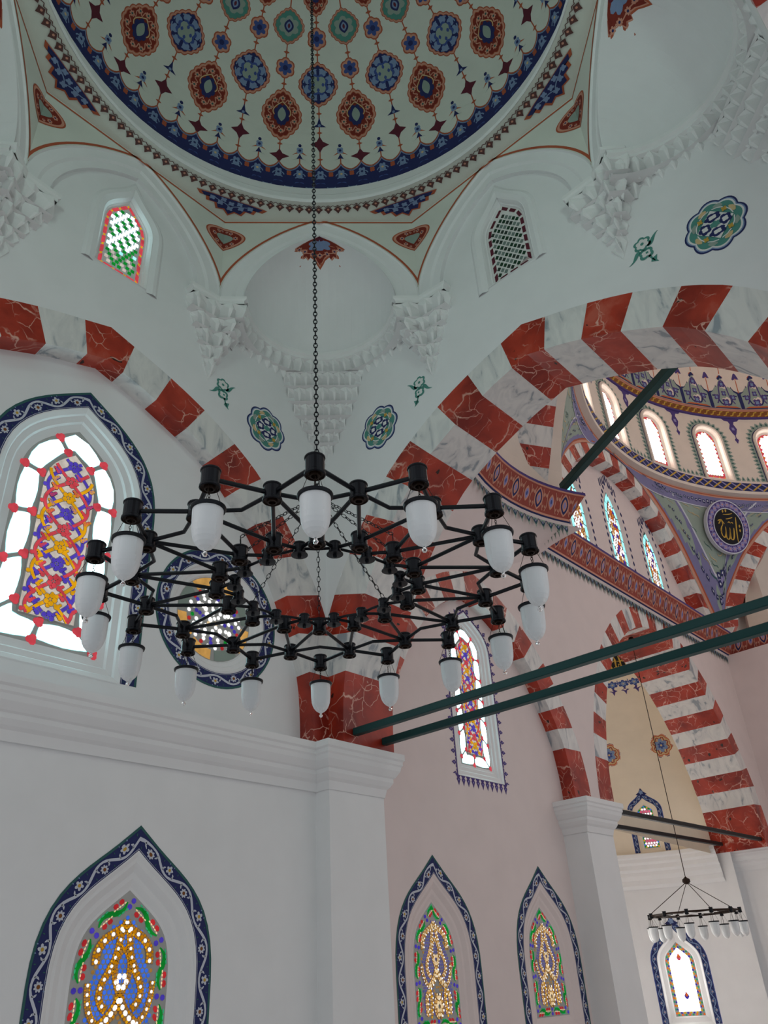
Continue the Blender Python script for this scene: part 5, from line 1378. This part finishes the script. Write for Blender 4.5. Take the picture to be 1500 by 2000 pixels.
for i, a in enumerate(WAZ):
    f = cylmap(HC, DRR, a); vis = {0: 'arched drum window crossed by the dark green bar', 1: 'drum window of the main dome left of centre', 2: 'drum window of the main dome nearest the right edge', 23: 'drum window cut off by the striped arch at left', 3: 'drum window at the right picture edge'}.get(i, 'drum window of the main dome outside the view')
    if first is None:
        NW[0] += 1; base = f(0, 13.92, 0); w = empty('window_%d' % NW[0], base); struct(w)
        mb = MB(); rings = []
        for ins, h in [(-.10, .0), (-.10, .05), (-.03, .06), (0, .03), (.03, -.06), (.09, -.10)]: rings.append([f(x, z, h) for x, z in offset(RA, -ins, True)])
        mb.loft(rings, 'cream_main', True); fr = mb.build('window_frame', w, base)
        mb = MB(); G = inset(RA, .09); fpl = plane(HC, a, DRR); glass_drum(mb, lambda u, v, h=0: fpl(u, v, -.10+h), G); gl = mb.build('stained_glass', w, base)
        mb = MB(); P = Path(offset(RA, .13)); m = 34
        pf = lambda t, d, h=0: f(*P.at(t, d), h)
        for q in range(m):
            g = lambda u, v, h=0, t=P.T*(q+.5)/m: pf(t+u, v, h)
            fill(mb, g, [(-.07, -.02), (.07, -.02), (.075, .08), (.04, .14), (0, .20), (-.04, .14), (-.075, .08)], 'p_greygreen', 1); fill(mb, g, ogive(0, .08, .026, .05, 4), 'p_tealdark', 2)
        ts = [P.T*q/60 for q in range(61)]; mb.strip([pf(t, -.03, .004) for t in ts], [pf(t, .0, .004) for t in ts], 'p_navy')
        bd = mb.build('painted_edge', w, base); first = (w, fr, gl, bd, a)
    else:
        w0, fr, gl, bd, a0 = first; rz = math.radians(a-a0)
        NW[0] += 1; w = w0.copy(); w.name = 'window_%d' % NW[0]; COL.objects.link(w); w.location = f(0, 13.92, 0); w.rotation_euler = (0, 0, rz)
        for ch in (fr, gl, bd): c = ch.copy(); COL.objects.link(c); c.parent = w
    w['label'] = vis; w['category'] = 'window'
    # pendant ornament between windows and leaf band along the sill
    g0 = cylmap(HC, DRR, a-7.5); g = lambda u, v, h=0: g0(u, DZ1+v, h)
    fill(mp, g, [(-.30, 0), (.30, 0), (.22, -.08), (.10, -.10), (.06, -.2), (.13, -.38), (.07, -.55), (0, -.66), (-.07, -.55), (-.13, -.38), (-.06, -.2), (-.10, -.10), (-.22, -.08)], 'p_purple', 1, (0, -.1)); fill(mp, g, scal(0, -.38, .05, .06, 4, .2), 'p_lilac', 2)
    stroke(mp, g, [(0, -.6), (0, -.85)], .03, 'p_purple', 1); fill(mp, g, [(0, -.95), (.07, -.8), (0, -.72), (-.07, -.8)], 'p_purple', 2)
    for q in range(8):
        g = lambda u, v, h=0, q=q: g0(-.55+q*.157+u, RZ+.50+v, h)
        fill(mp, g, [(-.06, 0), (.06, 0), (.055, .07), (.03, .12), (0, .17), (-.03, .12), (-.055, .07)], 'p_greygreen', 1); fill(mp, g, ogive(0, .07, .022, .04, 4), 'p_tealdark', 2)
# upper braid, crest and dome
mb = MB(); mb.loft([ring(DRR, DZ1), ring(7.95, DZ1+.01), ring(7.95, DZ1+.06)], 'p_purple'); mb.loft([ring(7.95, DZ1+.06), ring(7.95, DZ1+.28)], 'p_brown'); mb.loft([ring(7.95, DZ1+.28), ring(7.95, DZ1+.32), ring(7.9, DZ1+.33)], 'p_salmon'); mb.build('braid_band', root2)
f = cylmap(HC, 7.95, 180)
for i in range(220):
    u = 2*PI*7.95*(i+.5)/220; w = 2*PI*7.95/220
    stroke(mp, f, [(u-w*.5, DZ1+.09), (u-w*.1, DZ1+.12), (u+w*.1, DZ1+.22), (u+w*.5, DZ1+.25)], .04, 'p_gold', 1)
MC = (HC[0], HC[1], DZ1+.33); MR = 7.9
mb = MB(); rings = []
for j in range(21):
    l = PI/2*j/20; rings.append([Vector((MC[0]+MR*math.cos(l)*math.cos(2*PI*i/96), MC[1]+MR*math.cos(l)*math.sin(2*PI*i/96), MC[2]+MR*math.sin(l))) for i in range(96)])
mb.loft(rings, 'cream_main'); mb.build('dome_shell', root2, None, True)
for i in range(48):
    a = 178.4-7.5*i; w = math.radians(7.5)*MR
    if not (90 < (a % 360) < 260): continue
    f = sphmap(MC, MR, a, 5)
    v0 = -math.radians(5)*MR
    P = [(-w*.51, v0), (w*.51, v0), (w*.51, v0+.66), (w*.40, v0+.74), (w*.34, v0+.88), (w*.20, v0+.98), (w*.13, v0+1.14), (0, v0+1.32)]
    P = P+[(-x, y) for x, y in P[-2:1:-1]]
    fill(mp, f, [(x, y+.04) for x, y in P], 'p_orange', 1, (0, v0+.3), 3); fill(mp, f, P, 'p_navy', 2, (0, v0+.3), 3); fill(mp, f, [(x*.86, v0+(y-v0)*.9) for x, y in P], 'p_greygreen', 4, (0, v0+.3), 3)
    for (x, y, r) in ((0, .95, .10), (0, .25, .12), (.28, .45, .09), (-.28, .45, .09), (0, .6, .08)): fill(mp, f, scal(x, v0+y, r, r*1.2, 4, .3, 16), 'p_purple', 7); fill(mp, f, scal(x, v0+y, r*.5, r*.6, 4, .3, 12), 'p_lightblue', 8)
    for sx in (-1, 1):
        stroke(mp, f, bez((0, v0+.1), (sx*.35, v0+.2), (sx*.1, v0+.6), (sx*.42, v0+.5), 8), .05, 'p_navy', 6); stroke(mp, f, bez((0, v0+1.1), (sx*.25, v0+.8), (sx*.05, v0+.6), (sx*.3, v0+.2), 8), .04, 'p_purple', 6)
    g = lambda u, v, h=0: f(w/2+u, v0+v, h)
    stroke(mp, g, [(0, .6), (0, 1.2)], .03, 'p_orange', 2); fill(mp, g, [(0, 1.45), (.06, 1.3), (.12, 1.15), (.05, 1.05), (.1, .9), (0, .8), (-.1, .9), (-.05, 1.05), (-.12, 1.15), (-.06, 1.3)], 'p_purple', 3); fill(mp, g, circ(0, 1.15, .035, 6), 'p_salmon', 4)
    stroke(mp, f, [(0, v0+1.3), (0, v0+2.2)], .03, 'p_orange', 2); fill(mp, f, [(0, v0+1.35), (.1, v0+1.55), (.2, v0+1.65), (0, v0+1.8), (-.2, v0+1.65), (-.1, v0+1.55)], 'p_maroon', 3)
mp.build('painted_pattern', root2)
# far side wall below the second exedra
mb = MB(); 
mb.strip([Vector((0, 15.45, z)) for z in (0, 9.0)], [Vector((1.2, 15.40, z)) for z in (0, 9.0)], 'beige')
mb.strip([Vector((1.2, 15.40, z)) for z in (0, 9.0)], [Vector((5, 15.0, z)) for z in (0, 9.0)], 'beige'); struct(mb.build('wall_far'))
FW = plane((4.0, 7.9), 90, 7.5)
stones('striped_arch', plane((4.25, 9), 90, 6.28), [(x*.8, (z-4)*.8+4) for x, z in A3I], [(x*.8, (z-4)*.8+4) for x, z in A3O], .3, arcj(A3I, 4.95, .2, 9), arcj(A3O, 4.97, .23, 9), 'striped arch cut by the right picture edge below the cornice', None, False, origin=(4.25, 15.2, 4))
mb = MB(); mb.poly([Vector((-.8, 16.35, 8)), Vector((1.2, 16.35, 8)), Vector((1.2, 16.35, 13.4)), Vector((-.8, 16.35, 13.4))], 'cream_main'); struct(mb.build('wall_far_corner'))
# floor
mb = MB(); mb.poly([Vector((-6, -14, 0)), Vector((24, -14, 0)), Vector((24, 26, 0)), Vector((-6, 26, 0))], 'floor_carpet'); struct(mb.build('floor'))
# ================================================================== tie bars
def bar(name, a, b, w, h, k, label):
    a, b = Vector(a), Vector(b); d = (b-a); L = d.length; d.normalize(); s = d.cross(Vector((0, 0, 1))).normalized(); u = s.cross(d)
    mb = MB(); e = .008
    def rg(t, i): c = a+d*t; return [c+s*x+u*y for x, y in ((-w/2+i, -h/2), (w/2-i, -h/2), (w/2, -h/2+i), (w/2, h/2-i), (w/2-i, h/2), (-w/2+i, h/2), (-w/2, h/2-i), (-w/2, -h/2+i))]
    R = [rg(L*i/6, e) for i in range(7)]; mb.loft(R, k); mb.poly(R[0], k); mb.poly(R[-1][::-1], k)
    o = mb.build(name, None, a); tag(o, label, 'tie beam', None); return o
bar('tie_beam', (.262, .19, 4.245), (6.9, .19, 4.245), .09, .085, 'green_bar', 'upper of two dark green tie bars running from the corner pier to the right edge')
bar('tie_beam', (.262, .70, 4.21), (6.9, .70, 4.21), .09, .085, 'green_bar', 'lower of two dark green tie bars running from the corner pier to the right edge')
bar('tie_beam', (-.10, 7.1, 4.10), (-.10, 14.4, 4.17), .09, .08, 'dark_bar', 'upper dark tie bar across the small pink and green window')
bar('tie_beam', (-1.05, 7.1, 4.12), (-1.05, 14.4, 4.19), .09, .08, 'dark_bar', 'lower dark tie bar across the small pink and green window')
bar('tie_beam', (.95, 5.55, 9.78), (7.2, 1.9, 9.78), .14, .14, 'green_bar', 'dark green bar slanting up from the curved cornice across the drum window')
# ================================================================== chains
def chain_mesh(mb, a, b, pitch, r, wire, k, ns=8, nt=5):
    a, b = Vector(a), Vector(b); d = b-a; L = d.length; d.normalize(); s = d.orthogonal().normalized(); t = d.cross(s)
    n = max(1, int(round(L/pitch)))
    for i in range(n):
        c = a+d*(L*(i+.5)/n); x = s if i % 2 else t; y = t if i % 2 else s
        rings = []
        for j in range(ns):
            th = 2*PI*j/ns; e = d*math.cos(th)*pitch*.62+x*math.sin(th)*r; cc = c+e; rad = e.normalized()
            rings.append([cc+(rad*math.cos(2*PI*q/nt)+y*math.sin(2*PI*q/nt))*wire for q in range(nt)])
        rings.append(rings[0]); mb.loft(rings, k)
# ================================================================== chandelier
CC = Vector((3.5, -3.5, 3.82)); PH = math.radians(135)+.0146*1
ch = empty('chandelier', CC); tag(ch, 'large black ring chandelier with sixteen frosted glass lamps', 'chandelier')
def pol(r, i, z=0, n=16): a = PH-2*PI*i/n; return Vector((r*math.cos(a), r*math.sin(a), z))
R1, R2, R3, R4, RB = 1.362, 1.14, .64, .525, 1.035
def mesh_part(mb, name): 
    o = mb.build(name); COL.objects.unlink(o); return o
def hub_mb(r, h, cup, plate=False):
    mb = MB()
    mb.lathe([(0, h/2), (r*1.04, h/2), (r*1.10, h/2-.004), (r*1.10, h/2-.010), (r, h/2-.014), (r, -h/2+.018), (r*1.12, -h/2+.012), (r*1.12, -h/2), (r*1.0, -h/2-.004)], 'black_metal', 22)
    mb.lathe([(r*1.0, -h/2-.004), (r*.92, -h/2+.004), (r*.60, -h/2+.006), (r*.56, -h/2-.008), (r*.40, -h/2-.010), (r*.38, -h/2+.004), (0, -h/2+.004)], 'dark_brown_metal', 22)
    if plate: mb.lathe([(r*.9, -h/2-.004), (r*1.45, -h/2-.006), (r*1.45, -h/2-.010), (r*.35, -h/2-.012), (r*.3, -h/2-.03), (0, -h/2-.032)], 'black_metal', 18)
    return mb
protos = {}
def inst(parent, proto, loc, rz=0, name=None):
    o = proto.copy(); COL.objects.link(o); o.parent = parent; o.location = loc; o.rotation_euler = (0, 0, rz)
    return o
hA = mesh_part(hub_mb(.048, .108, 1), 'hub'); hB = mesh_part(hub_mb(.046, .098, 1), 'hub'); hC = mesh_part(hub_mb(.034, .070, 1, True), 'hub')
for i in range(16):
    inst(ch, hA, pol(R1, i)); inst(ch, hB, pol(R2, i+.5)); inst(ch, hB, pol(R3, i)); inst(ch, hC, pol(R4, i+.5))
armc = {}
def arm(parent, pts, r, sq=False):
    mb = MB(); mb.tube(pts, r, 'black_metal', 8 if not sq else 4); return mb.build('arm', parent, None)
def arm_proto(pts, r):
    mb = MB(); mb.tube(pts, r, 'black_metal', 8); return mesh_part(mb, 'arm')
ap = [arm_proto([pol(R1, 0), pol(R2, .5)], .013), arm_proto([pol(R1, 0), pol(R2, -.5)], .013), arm_proto([pol(R2, .5), pol(RB, 1.0), pol(R2, 1.5)], .012),
      arm_proto([pol(R2, .5), pol(R3, 0)], .012), arm_proto([pol(R2, .5), pol(R3, 1)], .012), arm_proto([pol(R3, 0), pol(R4, .5)], .011), arm_proto([pol(R4, .5), pol(R3, 1)], .011)]
mb = MB(); 
for i in range(16): inst
rp = arm_proto([pol(R4, -.5), pol(R4-.02, 0), pol(R4, .5)], .009)
for i in range(16):
    for p in ap+[rp]: inst(ch, p, (0, 0, 0), -2*PI*i/16)
# glass lamp prototype: origin at the hub
def lamp_parts(s=1.):
    mb = MB(); z0 = -.175*s
    prof = [(.076, 0), (.0758, -.02), (.075, -.06), (.0735, -.10), (.070, -.13), (.063, -.155), (.051, -.177), (.035, -.194), (.018, -.204), (.009, -.210)]
    prof = [(r*s, z0+z*s*1.10) for r, z in prof]
    mb.lathe(prof, 'frosted_glass', 28); mb.lathe([(r-.004*s, z) for r, z in prof[::-1]], 'frosted_glass', 28)
    glass = mb
    mk = MB(); zb = prof[-1][1]; mk.lathe([(.009*s, zb), (.006*s, zb-.006*s), (.013*s, zb-.014*s), (.014*s, zb-.02*s), (.009*s, zb-.03*s), (0, zb-.033*s)], 'clear_glass', 12)
    rim = MB(); rim.lathe([(.076*s, z0-.012*s), (.085*s, z0-.010*s), (.088*s, z0-.001*s), (.088*s, z0+.005*s), (.083*s, z0+.008*s), (.072*s, z0+.005*s), (.072*s, z0-.006*s)], 'black_metal', 28)
    wr = MB()
    for q in range(3):
        a = 2*PI*q/3+.5; wr.tube([Vector((.03*s*math.cos(a), .03*s*math.sin(a), -.04*s)), Vector((.082*s*math.cos(a), .082*s*math.sin(a), z0+.004))], .0016*s, 'dark_brown_metal', 5)
    chain_mesh(wr, (0, 0, -.04*s), (0, 0, z0-.02*s), .018*s, .006*s, .0018*s, 'dark_brown_metal')
    return glass, mk, rim, wr
g_, k_, r_, w_ = lamp_parts(1.)
pg = mesh_part(g_, 'glass_lamp'); 
for p in pg.data.polygons: p.use_smooth = True
pk = mesh_part(k_, 'glass_drop'); pr = mesh_part(r_, 'rim'); pw_ = mesh_part(w_, 'hanger')
for p in pr.data.polygons: p.use_smooth = True
for i in range(16):
    o = inst(ch, pg, pol(R1, i), random.random()*6)
    inst(o, pk, (0, 0, 0)); inst(o, pr, (0, 0, 0)); inst(o, pw_, (0, 0, 0))
# finial ball, chains
mb = MB(); mb.lathe([(0, .10), (.012, .09), (.02, .07), (.05, .055), (.068, .02), (.068, -.02), (.05, -.055), (.02, -.07), (.03, -.08), (.018, -.1), (0, -.12)], 'black_metal', 20)
ZB = 4.47
for q in range(8):
    a = 2*PI*q/8; mb.tube([Vector((.06*math.cos(a), .06*math.sin(a), .0)), Vector((.085*math.cos(a), .085*math.sin(a), -.01)), Vector((.08*math.cos(a), .08*math.sin(a), -.04))], .006, 'black_metal', 6)
b = mb.build('chain_hub', ch, (0, 0, 0)); b.location = (0, 0, ZB-CC.z)
for q in range(8):
    mb = MB(); a = PH-2*PI*q/8; s = Vector((.08*math.cos(a), .08*math.sin(a), ZB-CC.z-.04)); e = Vector((R3*math.cos(a), R3*math.sin(a), .12))
    chain_mesh(mb, s, e, .038, .011, .0028, 'black_metal'); e2 = Vector((R3*math.cos(a), R3*math.sin(a), .04))
    mb.tube([e, e+Vector((.012, -.012, -.03)), e2, e+Vector((-.012, .012, -.03)), e], .003, 'black_metal', 5)
    o = mb.build('chain', ch); o.location = (0, 0, 0)
mb = MB(); chain_mesh(mb, Vector((0, 0, ZB-CC.z+.09)), Vector((0, 0, 15.40-CC.z)), .042, .014, .0056, 'black_metal', 8, 5)
o = mb.build('suspension_chain', ch); o.location = (0, 0, 0)
# ================================================================== far chandelier
C2 = Vector((-.58, 10.74, 2.56)); c2 = empty('chandelier', C2); tag(c2, 'small dark ring chandelier hanging in front of the apse', 'chandelier')
n2 = 12; RC = .88
def pl2(r, i, z=0): a = PI*.25+2*PI*i/n2; return Vector((r*math.cos(a), r*math.sin(a), z))
hub2 = mesh_part(hub_mb(.035, .09, 1), 'hub'); a2 = MB(); a2.tube([pl2(RC, 0), pl2(RC, 1)], .018, 'dark_brown_metal', 6); a2 = mesh_part(a2, 'arm')
a3 = MB(); a3.tube([pl2(RC, 0), pl2(.5, .5), pl2(RC, 1)], .012, 'dark_brown_metal', 6); a3 = mesh_part(a3, 'arm')
g_, k_, r_, w_ = lamp_parts(1.15); pg2 = mesh_part(g_, 'glass_lamp'); pr2 = mesh_part(r_, 'rim'); pw2 = mesh_part(w_, 'hanger')
for i in range(n2):
    inst(c2, hub2, pl2(RC, i)); inst(c2, a2, (0, 0, 0), 2*PI*i/n2); inst(c2, a3, (0, 0, 0), 2*PI*i/n2)
    o = inst(c2, pg2, pl2(RC, i)); inst(o, pr2, (0, 0, 0)); inst(o, pw2, (0, 0, 0))
mb = MB(); mb.lathe([(0, .09), (.03, .06), (.075, .03), (.08, -.02), (.04, -.06), (0, -.07)], 'dark_brown_metal', 14); b = mb.build('chain_hub', c2); b.location = (0, 0, .60)
for i in range(4):
    mb = MB(); mb.tube([Vector((0, 0, .58)), pl2(RC, i*3, .03)], .007, 'dark_brown_metal', 6); o = mb.build('chain', c2); o.location = (0, 0, 0)
mb = MB(); mb.tube([Vector((0, 0, .66)), Vector((.0, 0, 8.44-C2.z))], .008, 'dark_brown_metal', 6); mb.lathe([(0, 0), (.05, -.01), (.07, -.05), (.02, -.12), (0, -.16)], 'dark_brown_metal', 12, (0, 0, 8.50-C2.z)); o = mb.build('suspension_chain', c2); o.location = (0, 0, 0)

# ================================================================== light
w = bpy.data.worlds.new('world'); sc.world = w; w.use_nodes = True
bg = w.node_tree.nodes['Background']; bg.inputs['Color'].default_value = (.95, .975, 1.0, 1); bg.inputs['Strength'].default_value = .72
sc.view_settings.view_transform = 'Standard'; sc.view_settings.look = 'None'; sc.view_settings.gamma = 1; sc.view_settings.use_curve_mapping = False
sc.view_settings.exposure = -0.24
sc.cycles.diffuse_bounces = 8; sc.cycles.max_bounces = 12
